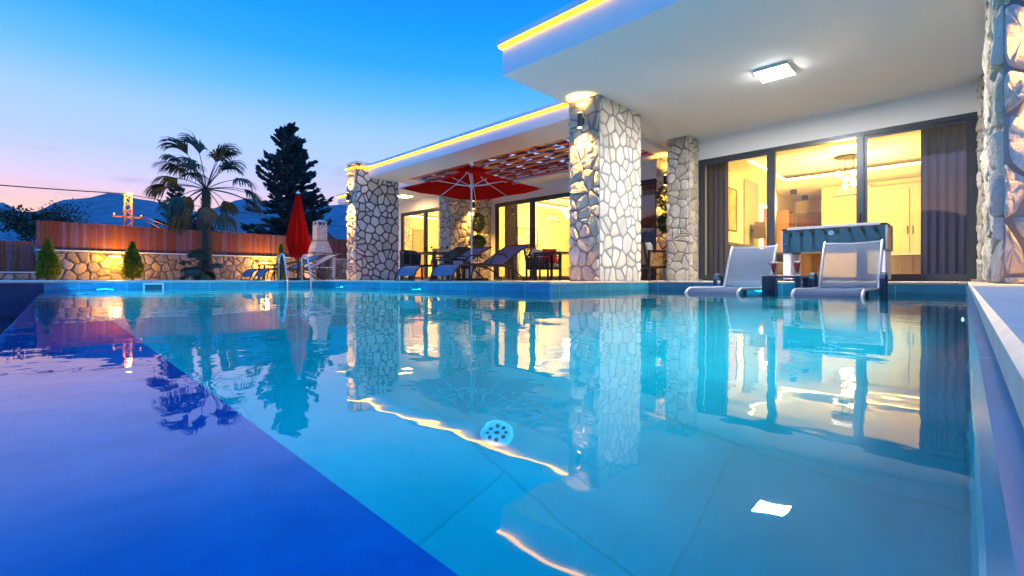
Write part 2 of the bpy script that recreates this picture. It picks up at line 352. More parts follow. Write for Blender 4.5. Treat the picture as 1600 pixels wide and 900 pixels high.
# ------------------------------------------------------------------ ground, pool and decks
WZ = -.134; FZ = -1.45; SH = -.36
PX1 = .009; PXW = -10.5; PYN = 4.75; PXM = -3.9; PYR = 7.4
DX, DY = -.9995, .03177
def ey(x, off): return off + (x / DX) * DY     # weir edge lines
YR, YL = .173, -.119
g = MB(); B = 3000
ix0, ix1, iy0, iy1 = -18.3, 9.0, -9.0, 30.0
g.add([(-B, -B, -.03), (B, -B, -.03), (B, B, -.03), (-B, B, -.03), (ix0, iy0, -.03), (ix1, iy0, -.03), (ix1, iy1, -.03), (ix0, iy1, -.03)],
      [(0, 1, 5, 4), (1, 2, 6, 5), (2, 3, 7, 6), (3, 0, 4, 7)])
struct('ground', g, m_ground)
# terrace deck (sheets round the pool)
d = MB()
cw = .32
def rect(mb, x0, x1, y0, y1, z): mb.add([(x0, y0, z), (x1, y0, z), (x1, y1, z), (x0, y1, z)], [(0, 1, 2, 3)])
rect(d, ix0, PXW - cw, -9, 30, 0)
rect(d, PXW - cw, PXM - cw, PYN + cw, 30, 0)
rect(d, PXM - cw, 9, PYR + cw, 30, 0)
rect(d, PX1 + cw, 9, -9, PYR + cw, 0)
struct('terrace', d, m_deck)
def coping(name, x0, x1, y0, y1):
    c_ = MB(); lng = 'x' if x1 - x0 > y1 - y0 else 'y'; a0, a1 = (x0, x1) if lng == 'x' else (y0, y1); n_ = max(1, round((a1 - a0) / 1.15))
    for i in range(n_):
        p, q_ = a0 + (a1 - a0) * i / n_ + .002, a0 + (a1 - a0) * (i + 1) / n_ - .002
        if lng == 'x': c_.box(p, q_, y0, y1, -.031, .002, bev=.006)
        else: c_.box(x0, x1, p, q_, -.031, .002, bev=.006)
    return struct(name, c_, m_coping)
coping('pool_coping_east', PX1 + .009, PX1 + .009 + cw, -1.2, PYR)
coping('pool_coping_north', PXM, 1.2, PYR, PYR + cw + .02)
coping('pool_coping_middle', PXM - cw - .01, PXM, PYN, PYR)
coping('pool_coping_north_west', PXW, PXM - cw - .01, PYN, PYN + cw + .01)
coping('pool_coping_west', PXW - cw - .01, PXW, -9, PYN + cw)
# pool walls: east, north (shelf), middle, north-west, west
def wallx(name, x, y0, y1, z0, z1):
    a = MB(); a.box(x, x + .15, y0, y1, z0, z1); return struct(name, a, m_pwallx)
def wally(name, y, x0, x1, z0, z1):
    a = MB(); a.box(x0, x1, y, y + .15, z0, z1); return struct(name, a, m_pwally)
wallx('pool_wall_east', PX1, -1.2, PYR, FZ, -.033)
a = MB(); a.box(PXM - .15, PXM, PYN + .15, PYR, FZ, -.033); struct('pool_wall_middle', a, m_pwallx)
wally('pool_wall_north', PYR, PXM - .15, PX1 + .15, FZ, -.033)
wally('pool_wall_north_west', PYN, PXW, PXM, FZ, -.033)
a = MB(); a.box(PXW - .15, PXW, ey(PXW, YL), PYN, FZ, -.033); struct('pool_wall_west', a, m_pwallx)
f = MB(); rect(f, PXW - .1, PX1 + .1, .1, PYR + .1, FZ + .002); struct('pool_floor', f, m_pfloor)
f = MB(); f.box(PXM, PX1, 5.15, PYR, FZ + .004, SH); struct('pool_shelf', f, m_pfloor)
f = MB(); f.box(PXM, PX1, 4.85, 5.15, FZ + .004, SH - .25); struct('pool_step', f, m_pfloor)
# weir wall (infinity edge) just under the water
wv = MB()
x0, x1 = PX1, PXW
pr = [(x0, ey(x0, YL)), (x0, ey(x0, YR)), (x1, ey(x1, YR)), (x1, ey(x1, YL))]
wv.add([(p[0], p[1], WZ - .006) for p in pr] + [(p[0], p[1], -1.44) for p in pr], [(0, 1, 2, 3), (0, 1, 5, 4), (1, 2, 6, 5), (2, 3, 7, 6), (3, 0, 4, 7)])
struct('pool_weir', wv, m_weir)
wt = MB()
wt.add([(PX1, ey(PX1, YL), WZ), (PXW, ey(PXW, YL), WZ), (PXW, PYN, WZ), (PXM, PYN, WZ), (PXM, PYR, WZ), (PX1, PYR, WZ)], [(0, 1, 2, 3, 4, 5)])
struct('pool_water', wt, m_water)
# catch basin below the weir
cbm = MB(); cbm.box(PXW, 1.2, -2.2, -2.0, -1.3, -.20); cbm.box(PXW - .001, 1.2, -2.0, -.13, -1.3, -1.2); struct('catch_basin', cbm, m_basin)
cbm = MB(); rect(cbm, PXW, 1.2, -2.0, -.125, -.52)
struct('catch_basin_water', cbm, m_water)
d = MB(); rect(d, PXW, 1.2, -9, -2.2, -.21); struct('lower_path', d, m_deck)
d = MB(); d.box(PXW - .15, PXW, -2.2, ey(PXW, YL) - .001, -1.3, -.033); struct('basin_wall', d, m_basin)

# ------------------------------------------------------------------ stone facing
def clip(poly, p, n):
    out = []
    for i in range(len(poly)):
        a, b = poly[i], poly[(i + 1) % len(poly)]
        da = (a[0] - p[0]) * n[0] + (a[1] - p[1]) * n[1]; db = (b[0] - p[0]) * n[0] + (b[1] - p[1]) * n[1]
        if da <= 0: out.append(a)
        if (da < 0 < db) or (db < 0 < da):
            k = da / (da - db); out.append((a[0] + (b[0] - a[0]) * k, a[1] + (b[1] - a[1]) * k))
    return out
def stones(mb, O, U, V, W, H, cell=.3, depth=.035, gap=.02, rnd=random, rough=.5, edge=.004, small=.3):
    O, U, V = Vector(O), Vector(U), Vector(V); NN = U.cross(V)
    nx = max(1, round(W / cell)); ny = max(1, round(H / (cell * .95)))
    pts = []
    for j in range(-1, ny + 1):
        for i in range(-1, nx + 1):
            o_ = .25 if j % 2 else -.25
            pts.append(((i + .5 + o_ + rnd.uniform(-.37, .37)) * W / nx, (j + .5 + rnd.uniform(-.37, .37)) * H / ny))
    for _ in range(int(len(pts) * small)): pts.append((rnd.uniform(0, W), rnd.uniform(0, H)))
    for i, p in enumerate(pts):
        poly = [(edge, edge), (W - edge, edge), (W - edge, H - edge), (edge, H - edge)]
        for j, q_ in enumerate(pts):
            if i == j: continue
            dx_, dy_ = q_[0] - p[0], q_[1] - p[1]; dd = math.hypot(dx_, dy_)
            if dd > cell * 2.6 or dd < 1e-5: continue
            n_ = (dx_ / dd, dy_ / dd); mid = (p[0] + dx_ / 2 - n_[0] * gap / 2, p[1] + dy_ / 2 - n_[1] * gap / 2)
            poly = clip(poly, mid, n_)
            if len(poly) < 3: break
        if len(poly) < 3: continue
        ar = abs(sum(poly[k][0] * poly[(k + 1) % len(poly)][1] - poly[(k + 1) % len(poly)][0] * poly[k][1] for k in range(len(poly)))) / 2
        if ar < .0012: continue
        cx = sum(q_[0] for q_ in poly) / len(poly); cy_ = sum(q_[1] for q_ in poly) / len(poly)
        # corner rounding
        for it in range(2):
            np_ = []
            for k in range(len(poly)):
                a, b = poly[k], poly[(k + 1) % len(poly)]
                t1 = .17
                np_ += [(a[0] + (b[0] - a[0]) * t1, a[1] + (b[1] - a[1]) * t1), (a[0] + (b[0] - a[0]) * (1 - t1), a[1] + (b[1] - a[1]) * (1 - t1))]
            poly = np_
        poly = [(a[0] + rnd.uniform(-.004, .004), a[1] + rnd.uniform(-.004, .004)) for a in poly]
        n_ = len(poly); dp_ = depth * rnd.uniform(.65, 1.25); tx, ty = rnd.uniform(-.12, .12) * rough, rnd.uniform(-.12, .12) * rough
        vs = []
        for sc_, hh in (((1, -.004), (1.0, .45), (.9, .85), (.62, 1.0)) if rough > .3 else ((1, -.004), (1.0, .7), (.97, .98), (.6, 1.0))):
            for a in poly:
                x_ = cx + (a[0] - cx) * sc_; y_ = cy_ + (a[1] - cy_) * sc_
                h_ = hh * dp_ if hh > 0 else hh
                if hh > .4: h_ += (tx * (x_ - cx) + ty * (y_ - cy_)) * hh + rnd.uniform(-1, 1) * dp_ * .24 * rough
                vs.append(O + U * x_ + V * y_ + NN * h_)
        vs.append(O + U * cx + V * cy_ + NN * dp_ * rnd.uniform(.9, 1.1))
        fs = [(r_ * n_ + k, r_ * n_ + (k + 1) % n_, (r_ + 1) * n_ + (k + 1) % n_, (r_ + 1) * n_ + k) for r_ in range(3) for k in range(n_)]
        fs += [(3 * n_ + k, 3 * n_ + (k + 1) % n_, 4 * n_) for k in range(n_)]
        mb.add(vs, fs)
def stone_block(name, x0, x1, y0, y1, z0, z1, faces, parent, cell=.3, seed=1, smooth_faces='', m1=None, m2=None, depth=.035, gap=.022):
    """core of mortar with laid stones; faces among 'S','N','E','W'"""
    rnd = random.Random(seed); mb = MB(); mb.use(m2 or m_mortar); mb.box(x0, x1, y0, y1, z0, z1); mb.use(m1 or m_stone)
    W, H, Dp = x1 - x0, z1 - z0, y1 - y0
    for fc in faces:
        sm = fc in smooth_faces
        if sm: mb.use(m_stone_smooth)
        else: mb.use(m1 or m_stone)
        k = dict(cell=cell, depth=(.008 if sm else depth), gap=gap * (1.35 if sm else 1), rnd=rnd, rough=(.05 if sm else 1.0))
        if fc == 'S': stones(mb, (x0, y0, z0), (1, 0, 0), (0, 0, 1), W, H, **k)
        if fc == 'E': stones(mb, (x1, y0, z0), (0, 1, 0), (0, 0, 1), Dp, H, **k)
        if fc == 'N': stones(mb, (x1, y1, z0), (-1, 0, 0), (0, 0, 1), W, H, **k)
        if fc == 'W': stones(mb, (x0, y1, z0), (0, -1, 0), (0, 0, 1), Dp, H, **k)
    return mb.build(name, None, parent, smooth=True, world=parent is not None)

# ------------------------------------------------------------------ the villa
V0 = thing('villa', 'single storey white villa with stone pillars and amber lit flat roof edges', 'house', (-5, 12, 0))
def vpart(name, mb, mat, label=None, parent=None, **k):
    o_ = mb.build(name, mat, parent or V0, world=True, **k)
    if label: o_['label'] = label
    return o_
CZ = 2.9
# main canopy roof
a = MB(); a.box(-4.70, 6, 4.68, 17.6, CZ, 3.32); vpart('canopy_roof', a, m_plaster, 'deep white plaster canopy over the right terrace')
a = MB(); a.box(-4.76, 6, 4.62, 17.6, 3.322, 3.40); vpart('roof_edge', a, m_plaster)
a = MB(); a.box(-4.735, 6, 4.645, 4.672, 3.285, 3.318); a.box(-4.735, -4.708, 4.675, 6.5, 3.285, 3.318); vpart('led_strip', a, m_led, 'amber light strip under the upper canopy edge')
WC = 2.81
# wing roof with pergola opening
a = MB()
a.box(-11.765, -4.705, 6.53, 7.40, WC, 3.08); a.box(-11.765, -11.2, 7.40, 9.8, WC, 3.08); a.box(-16.8, -4.705, 9.8, 17.6, WC, 3.08)
a.box(-16.8, -11.77, 8.1, 9.8, WC, 3.08); a.box(-5.0, -4.705, 7.40, 9.8, WC, 3.08)
vpart('wing_roof', a, m_plaster, 'lower flat roof over the left terrace with slatted opening')
a = MB(); a.box(-11.765, -4.78, 6.49, 6.56, 3.082, 3.15); a.box(-16.84, -12.29, 8.06, 8.13, 3.082, 3.15); a.box(-16.84, -16.78, 8.13, 17, 3.082, 3.15); vpart('roof_edge', a, m_plaster)
a = MB(); a.box(-11.76, -4.80, 6.500, 6.526, 3.045, 3.079); vpart('led_strip', a, m_led, 'amber light strip along the lower wing roof')
a = MB(); a.box(-16.83, -12.29, 8.068, 8.094, 3.045, 3.079); vpart('led_strip', a, m_led, 'short amber light strip on the farthest roof corner')
# stone pillars
stone_block('stone_pillar', -4.65, -4.09, 6.19, 7.48, 0, CZ, 'SEW', V0, .25, 5, smooth_faces='E', gap=.026)['label'] = 'pale stone pillar in the middle carrying the canopy corner'
stone_block('stone_pillar', -12.28, -11.77, 6.19, 7.47, 0, 3.16, 'SEWN', V0, .27, 8, smooth_faces='E', gap=.03, m2=m_dmortar)['label'] = 'farthest left stone pillar with amber light band at its top'
stone_block('stone_pillar', -11.46, -10.98, 8.73, 10.4, 0, WC, 'SEW', V0, .27, 12, m2=m_dmortar)['label'] = 'stone pier behind the open red parasol'
stone_block('stone_pillar', -4.42, -3.98, 9.2, 9.62, 0, CZ, 'SEW', V0, .27, 15)['label'] = 'slim stone pillar left of the big sliding door'
stone_block('stone_pillar', -5.12, -4.62, 10.1, 10.38, 0, WC, 'SE', V0, .3, 16)['label'] = 'amber lit stone pilaster behind the terrace chair'
stone_block('stone_pillar', .16, .62, 9.3, 9.74, 0, CZ, 'SEW', V0, .27, 19)['label'] = 'stone pilaster right of the big sliding door'
stone_block('stone_pillar', .20, 1.25, 5.0, 7.5, 0, CZ, 'SW', V0, .42, 23, depth=.05, gap=.03)['label'] = 'rough stone pillar nearest the pool corner at the right edge'
a = MB(); a.box(-12.31, -11.74, 6.16, 7.5, 3.16, 3.20); vpart('pillar_cap', a, m_plaster)
a = MB(); a.box(-12.31, -11.76, 6.140, 6.166, 3.02, 3.055); a.box(-11.766, -11.740, 6.168, 6.49, 3.02, 3.055); vpart('led_strip', a, m_led, 'amber light band round the far pillar top')
# outer walls
a = MB()
a.box(-3.98, .16, 9.62, 9.76, 2.47, CZ); a.box(.62, 6, 9.62, 9.76, 0, CZ); a.box(-4.1, -3.955, 9.625, 17.4, 0, CZ)
a.box(-3.955, 6, 17.25, 17.4, 0, CZ); a.box(5.8, 5.95, 9.77, 17.2, 0, CZ)
vpart('wall', a, m_plaster, 'white plaster wall above the big sliding door')
a = MB()
a.box(-10.98, -4.11, 10.4, 10.54, 2.42, WC); a.box(-10.98, -10.78, 10.4, 10.54, 0, 2.42); a.box(-7.6, -6.9, 10.4, 10.54, 0, 2.42); a.box(-5.2, -4.11, 10.4, 10.54, 0, 2.42)
a.box(-16.5, -11.46, 9.55, 9.69, 2.42, WC); a.box(-16.5, -14.85, 9.55, 9.69, 0, 2.42); a.box(-11.9, -11.46, 9.55, 9.69, 0, 2.42)
a.box(-16.6, -16.505, 9.55, 17.2, 0, WC); a.box(-16.5, -4.11, 17.0, 17.15, 0, WC)
vpart('wall', a, m_plaster, 'white plaster wall of the left wing')
# sliding doors
def sliding(x0, x1, y, z1, mull, label, fw=.075, sashes=True):
    fr_ = MB()
    fr_.box(x0, x0 + fw, y - .05, y + .06, .03, z1); fr_.box(x1 - fw, x1, y - .05, y + .06, .03, z1)
    fr_.box(x0 + fw, x1 - fw, y - .05, y + .06, z1 - fw, z1); fr_.box(x0 + fw, x1 - fw, y - .05, y + .06, .0, .065)
    o_ = MB(); o_.add(fr_.v, fr_.f)
    for m_ in mull: o_.box(m_ - .05, m_ + .05, y - .062, y + .04, .066, z1 - fw - .001)
    edges = [x0 + fw] + mull + [x1 - fw]
    if sashes:
        for i in range(len(edges) - 1):
            p, q_ = edges[i] + (.05 if i else 0), edges[i + 1] - (.05 if i < len(edges) - 2 else 0)
            yy = y - .035 + .02 * (i % 2); s_ = .045
            if i % 2 == 0 or i == len(edges) - 2:
                o_.box(p + .001, p + s_, yy, yy + .03, .067, z1 - fw - .002); o_.box(q_ - s_, q_ - .001, yy, yy + .03, .067, z1 - fw - .002)
                o_.box(p + s_, q_ - s_, yy, yy + .03, .067, .067 + s_); o_.box(p + s_, q_ - s_, yy, yy + .03, z1 - fw - s_ - .002, z1 - fw - .002)
    do = vpart('sliding_door', o_, m_frame, label)
    for i in range(len(edges) - 1):
        p, q_ = edges[i], edges[i + 1]; gl_ = MB(); gl_.box(p + .001, q_ - .001, y - .022 + .02 * (i % 2), y - .016 + .02 * (i % 2), .068, z1 - fw - .003)
        gobj = gl_.build('pane', m_glass, do); 
    h = MB(); hx = mull[-1] + .0; h.box(hx - .012, hx + .012, y - .095, y - .063, .95, 1.12, bev=.004); h.build('handle', m_darkmetal, do)
    return do
sliding(-3.95, .13, 9.66, 2.47, [-2.58, -1.26], 'wide three panel dark framed glass door of the lit living room')
sliding(-10.77, -7.6, 10.44, 2.42, [-9.22], 'dark framed glass door behind the wicker armchair')
sliding(-6.9, -5.2, 10.44, 2.42, [-6.05], 'dark framed glass door beside the middle stone pillar')
sliding(-14.84, -11.91, 9.59, 2.42, [-13.36], 'dark framed glass door between the two far stone pillars')
# interior shells
def room(x0, x1, y0, y1, zc, tray, name):
    a_ = MB(); t_ = .02
    a_.box(x0, x0 + t_, y0, y1, .02, 2.68); a_.box(x1 - t_, x1, y0, y1, .02, 2.68); a_.box(x0 + t_, x1 - t_, y1 - t_, y1, .02, 2.68)
    vpart('interior_wall', a_, m_warmwall)
    f_ = MB(); f_.box(x0 + .02, x1 - .02, y0 - .01, y1 - .02, .004, .02); vpart('interior_floor', f_, m_cap)
    tx0, tx1, ty0, ty1 = tray; c_ = MB()
    X0, X1, Y0, Y1 = x0 + .021, x1 - .021, y0 + .001, y1 - .021
    c_.box(X0, tx0, Y0, Y1, zc, zc + .03); c_.box(tx1, X1, Y0, Y1, zc, zc + .03); c_.box(tx0, tx1, Y0, ty0, zc, zc + .03); c_.box(tx0, tx1, ty1, Y1, zc, zc + .03)
    c_.box(X0, X1, Y0, Y1, 2.695, 2.71)
    vpart('interior_ceiling', c_, m_ceilin)
    l_ = MB(); e_ = -.001
    l_.box(tx0 - e_, tx0 - e_ + .03, ty0, ty1, zc + .035, zc + .06); l_.box(tx1 + e_ - .03, tx1 + e_, ty0, ty1, zc + .035, zc + .06)
    l_.box(tx0 - e_ + .03, tx1 + e_ - .03, ty1 + e_ - .03, ty1 + e_, zc + .035, zc + .06); l_.box(tx0 - e_ + .03, tx1 + e_ - .03, ty0 - e_, ty0 - e_ + .03, zc + .035, zc + .06)
    vpart('cove_light', l_, m_ledw, 'warm light strip in the ceiling recess of ' + name)
room(-3.95, 5.7, 9.77, 17.2, 2.5, (-3.3, 2.6, 10.5, 13.4), 'the right room')
a = MB(); a.box(-2.8, 5.6, 14.95, 15.1, .02, 2.49); vpart('interior_wall', a, m_warmwall)
room(-10.95, -4.12, 10.56, 16.9, 2.5, (-10.3, -6.0, 11.2, 14.2), 'the middle room')
a = MB(); a.box(-10.9, -4.2, 15.4, 15.5, .02, 2.49); vpart('interior_wall', a, m_warmwall)
room(-16.48, -11.1, 9.71, 14.5, 2.5, (-15.9, -12.0, 10.3, 13.6), 'the left room')
# pergola boards and rafters
pg = thing('slatted_ceiling', 'rust red wooden board lattice in the terrace roof opening above the parasol', 'pergola', (-8, 8.6, WC))
k = 0
b = MB()
for j in range(8):
    y = 7.42 + j * .30
    for i in range(9):
        x = -11.2 + i * .78 + (.39 if j % 2 else 0)
        xe = min(x + .66, -5.02)
        if xe - x < .1 or x < -11.25: continue
        Mt = Matrix.Translation((x, y + .14, WC + .03)) @ Matrix.Rotation(R(9), 4, 'X')
        b.box(0, xe - x, -.145, .145, 0, .022, Mt)
b.build('board', m_woodp, pg, world=True)
b = MB()
for i in range(11): b.box(-11.16 + i * .61, -11.11 + i * .61, 7.401, 9.799, WC + .10, WC + .22)
b.build('rafter', m_black, pg, world=True)
b = MB()
for j in range(8):
    for i in range(9):
        x = -10.85 + i * .78 + (.39 if j % 2 else 0); xe = min(x + .48, -5.02)
        if xe > x: b.box(x, xe, 7.43 + j * .30, 7.66 + j * .30, WC + .23, WC + .25)
b.build('upper_board', m_black, pg, world=True)

# ------------------------------------------------------------------ lamps on the villa
def sconce(loc, rz, label, e=40):
    t_ = thing('wall_lamp', label, 'lamp', loc, rz, 'up and down lamps on the stone pillars')   # local -y is outward
    a_ = MB(); a_.lathe([(.036, -.11), (.038, -.10), (.038, .10), (.036, .11)], 18, (0, -.085, 0)); a_.build('lamp_body', m_frame, t_, smooth=True)
    a_ = MB(); a_.box(-.03, .03, -.05, 0, -.05, .05, bev=.006); a_.build('mount', m_frame, t_)
    for s_ in (1, -1):
        a_ = MB(); a_.lathe([(.028, -.004), (.028, .004)], 16, (0, -.085, s_ * .114)); a_.build('lens', m_bulb, t_)
        l_ = light('SPOT', 'lamp_light', (0, -.10, s_ * .125), 2.3 * e * (.5 if s_ > 0 else 2.6), (1, .50, .07), t_, spot_size=R(105), spot_blend=1.0, shadow_soft_size=.04)
        l_.rotation_euler = (R(180) if s_ > 0 else 0, 0, 0)
        if s_ < 0: l_.rotation_euler = (R(12), 0, 0)
        else: l_.rotation_euler = (R(180 - 12), 0, 0)
    return t_
sconce((-4.37, 6.15, 2.53), 0, 'lamp on the front of the middle stone pillar', 60)
sconce((-12.02, 6.15, 2.25), 0, 'lamp on the front of the farthest left stone pillar', 60)
sconce((-10.94, 9.55, 2.3), R(90), 'lamp on the stone pier behind the open red parasol', 55)
sconce((.60, 4.95, 2.35), 0, 'lamp on the nearest stone pillar at the right edge', 70)
# small uplight reaching the canopy underside beside the pilaster
sconce((-4.85, 10.06, 2.25), 0, 'lamp on the pilaster behind the terrace chair', 40)
cl = thing('ceiling_lamp', 'rounded square white ceiling lamp glowing under the canopy', 'lamp', (-1.89, 7.15, CZ))
a = MB(); a.box(-.205, .205, -.205, .205, -.045, -.001, bev=.004); a.build('lamp_base', m_white, cl)
a = MB(); a.box(-.198, .198, -.198, .198, -.0475, -.0455); a.build('diffuser', m_lampw, cl)
cl2 = dup(cl, (-13.4, 8.75, WC), 0, 'square warm ceiling lamp under the farthest roof corner left of the parasol')
for c_ in cl2.children:
    if c_.name.startswith('diffuser'): c_.data = c_.data.copy(); c_.data.materials[0] = emat('warm_white_diffuser', (1, .62, .26), 60)

# ------------------------------------------------------------------ interior things
def curtain(x0, x1, y, z0, z1, mat, label, amp=.045, wl=.10):
    rows = []; n_ = int((x1 - x0) / wl * 8)
    for zz in (z0, (z0 + z1) / 2, z1):
        rows.append([(x0 + (x1 - x0) * i / n_, y + amp * math.sin(2 * math.pi * i / 8 + .4 * math.sin(i * .13)) * (1 if zz < z1 else .8), zz) for i in range(n_ + 1)])
    a_ = MB(); a_.sheet(rows); return tag(a_.build('curtain', mat, smooth=True), label, 'curtain')
curtain(-3.93, -3.50, 9.98, .03, 2.45, m_curt, 'dark pleated curtain at the left end of the living room door')
curtain(-.52, .08, 9.98, .03, 2.45, m_curt, 'wide dark pleated curtain at the right end of the living room door')
curtain(-10.7, -10.1, 10.75, .03, 2.40, m_curt, 'dark curtain behind the door left of the wicker armchair')
curtain(-6.15, -5.3, 10.75, .03, 2.40, m_curt, 'dark curtain behind the glass door beside the middle pillar')
curtain(-13.2, -12.3, 9.95, .03, 2.40, m_curtw, 'pale sheer curtain behind the far left glass door')
def picture(loc, w_, h_, mats_, label, axis='Y'):
    t_ = thing('picture', label, 'picture', loc, R(90) if axis == 'Y' else 0)   # local: x width, faces -y (rz=90 -> faces +x)
    fw = .025; a_ = MB(); a_.box(-w_ / 2, w_ / 2, -.03, 0, 0, fw); a_.box(-w_ / 2, w_ / 2, -.03, 0, h_ - fw, h_); a_.box(-w_ / 2, -w_ / 2 + fw, -.03, 0, fw, h_ - fw); a_.box(w_ / 2 - fw, w_ / 2, -.03, 0, fw, h_ - fw)
    a_.build('picture_frame', m_black, t_)
    a_ = MB(); a_.box(-w_ / 2 + fw, w_ / 2 - fw, -.015, -.005, fw, h_ - fw); a_.build('canvas', mats_, t_); return t_
m_art1 = pmat('amber_painting', (.45, .16, .04), .6, var=(5, 1, (.85, .5, .15)), scale=(1, 1, .6))
m_art2 = pmat('pale_abstract_painting', (.75, .68, .60), .6, var=(3.0, 1, (.80, .20, .08)))
picture((-3.925, 11.35, 1.15), .70, .99, m_art1, 'amber painting in dark frame beside the living room curtain')
picture((-10.925, 12.1, 1.15), 1.05, .62, m_art2, 'wide pale and red abstract picture in the middle room')
a = MB(); a.box(-3.928, -3.90, 12.25, 13.3, .03, 2.48); tag(a.build('wall_panel', m_panel), 'tall grey green wall panel in the living room', 'panel')
wl = thing('shaded_lamp', 'taupe square shaded lamp in front of the grey green wall panel', 'lamp', (-3.9, 12.75, 1.25))
a = MB(); a.tube([(0, 0, 0), (.12, 0, .02), (.2, 0, .0)], .012); a.build('lamp_arm', m_darkmetal, wl)
a = MB(); a.add([(.08, -.15, -.2), (.38, -.15, -.2), (.38, .15, -.2), (.08, .15, -.2), (.11, -.12, .2), (.35, -.12, .2), (.35, .12, .2), (.11, .12, .2)], [(0, 1, 5, 4), (1, 2, 6, 5), (2, 3, 7, 6), (3, 0, 4, 7)]); a.build('lamp_shade', m_shade, wl, solid=.004)
a = MB(); a.lathe([(.0, -.05), (.035, -.02), (.045, .02), (.0, .06)], 12, (.23, 0, -.06)); a.build('bulb', m_bulb, wl, smooth=True)
bd = thing('backlit_door', 'wooden door framed by glowing light in the living room', 'door', (-3.92, 13.95, 0))
a = MB(); a.box(0, .03, -.3, .3, .03, 1.95); a.build('door_leaf', m_woodd, bd)
a = MB(); a.box(0, .035, -.37, -.301, .03, 2.02); a.box(0, .035, .301, .37, .03, 2.02); a.box(0, .035, -.30, .30, 1.955, 2.02); a.build('glowing_frame', m_ledw, bd)
sh = thing('bookshelf', 'narrow wooden shelf niche on the living room wall', 'shelf', (-3.92, 15.35, 0))
a = MB(); a.box(0, .3, -.28, -.25, .03, 2.0); a.box(0, .3, .25, .28, .03, 2.0); a.box(0, .01, -.25, .25, .03, 2.0); a.build('carcass', m_woodd, sh)
for zz in (.05, .45, .85, 1.25, 1.62, 1.97):
    a = MB(); a.box(.011, .3, -.249, .249, zz, zz + .025); a.build('shelf_board', m_woodd, sh)
dr = thing('entrance_door', 'oak door in a sage green frame on the far living room wall', 'door', (-3.4, 17.17, 0))
a = MB(); a.box(-.55, -.46, -.05, 0, .02, 2.12); a.box(.46, .55, -.05, 0, .02, 2.12); a.box(-.46, .46, -.05, 0, 2.03, 2.12); a.build('door_frame', m_sage, dr)
a = MB(); a.box(-.455, .455, -.03, -.005, .02, 2.025); a.box(-.3, .3, -.04, -.031, 1.1, 1.8, bev=.006); a.box(-.3, .3, -.04, -.031, .2, .9, bev=.006); a.build('door_leaf', m_woodd, dr)
a = MB(); a.tube([(.38, -.03, 1), (.38, -.08, 1), (.26, -.08, 1)], .01); a.build('handle', m_steel, dr)
wr = thing('wardrobe', 'sage green two door wardrobe seen through the right glass panel', 'wardrobe', (-.95, 14.93, 0))
a = MB(); a.box(-.83, .83, -.3, 0, .02, 2.32); a.build('carcass', m_sage, wr)
for s_ in (-1, 1):
    x_ = s_ * .385; a = MB(); a.box(x_ - .37, x_ + .37, -.33, -.302, .55, 2.2, bev=.004); a.box(x_ - .29, x_ + .29, -.338, -.331, 1.35, 2.1, bev=.003); a.box(x_ - .29, x_ + .29, -.338, -.331, .65, 1.25, bev=.003); dd = a.build('door', m_sage, wr)
    a = MB(); a.box(s_ * .05 - .008, s_ * .05 + .008, -.365, -.339, 1.1, 1.3, bev=.003); a.build('handle', m_darkmetal, dd)
sb = thing('sideboard', 'low grey sideboard with a white top in the living room', 'sideboard', (-.75, 12.6, 0))
a = MB(); a.box(-.6, .6, -.2, .2, .06, .52); a.build('carcass', m_shade, sb); a = MB(); a.box(-.62, .62, -.22, .22, .521, .55, bev=.004); a.build('top', m_white, sb)
for s_ in (-1, 1):
    a = MB(); a.box(s_ * .3 - .28, s_ * .3 + .28, -.216, -.202, .08, .5, bev=.003); a.build('door', m_shade, sb)
def sofa(loc, rz, label):
    t_ = thing('sofa', label, 'sofa', loc, rz)
    a_ = MB(); a_.box(-.9, .9, -.42, .42, .12, .40, bev=.04); a_.build('seat', m_sofa, t_)
    a_ = MB(); a_.box(-.9, .9, .26, .46, .405, .82, bev=.08); a_.build('backrest', m_sofa, t_)
    for s_ in (-1, 1): a_ = MB(); a_.box(s_ * .82 - .1, s_ * .82 + .1, -.45, .255, .405, .62, bev=.05); a_.build('armrest', m_sofa, t_)
    for i in (-.82, .82):
        for j in (-.36, .36): a_ = MB(); a_.tube([(i, j, .0), (i, j, .119)], .02); a_.build('leg', m_black, t_)
    return t_
sofa((-3.35, 11.15, .02), R(90), 'charcoal sofa against the living room wall under the amber painting')
def ac(loc, rz, label):
    t_ = thing('air_conditioner', label, 'air conditioner', loc, rz)
    a_ = MB(); a_.box(-.4, .4, -.2, 0, 0, .27, bev=.04); a_.build('housing', m_ac, t_)
    a_ = MB(); a_.box(-.37, .37, -.205, -.201, .03, .07); a_.build('louvre', m_shade, t_); return t_
ac((-2.1, 14.93, 2.14), 0, 'cream wall air conditioner near the living room chandelier')
ac((-10.92, 13.3, 2.08), R(90), 'cream wall air conditioner in the middle room')
for p_, lb in (((-3.42, 14.75, 2.498), 'nearer of two small dark square spotlights on the living room ceiling'), ((-3.42, 16.0, 2.498), 'farther of two small dark square spotlights on the living room ceiling')):
    s_ = thing('spotlight', lb, 'spotlight', p_, 0, 'square ceiling spotlights'); a = MB(); a.box(-.07, .07, -.07, .07, -.13, -.001, bev=.006); a.build('housing', m_black, s_); a = MB(); a.lathe([(.04, -.134), (.04, -.1305)], 14); a.build('lens', m_shade, s_)
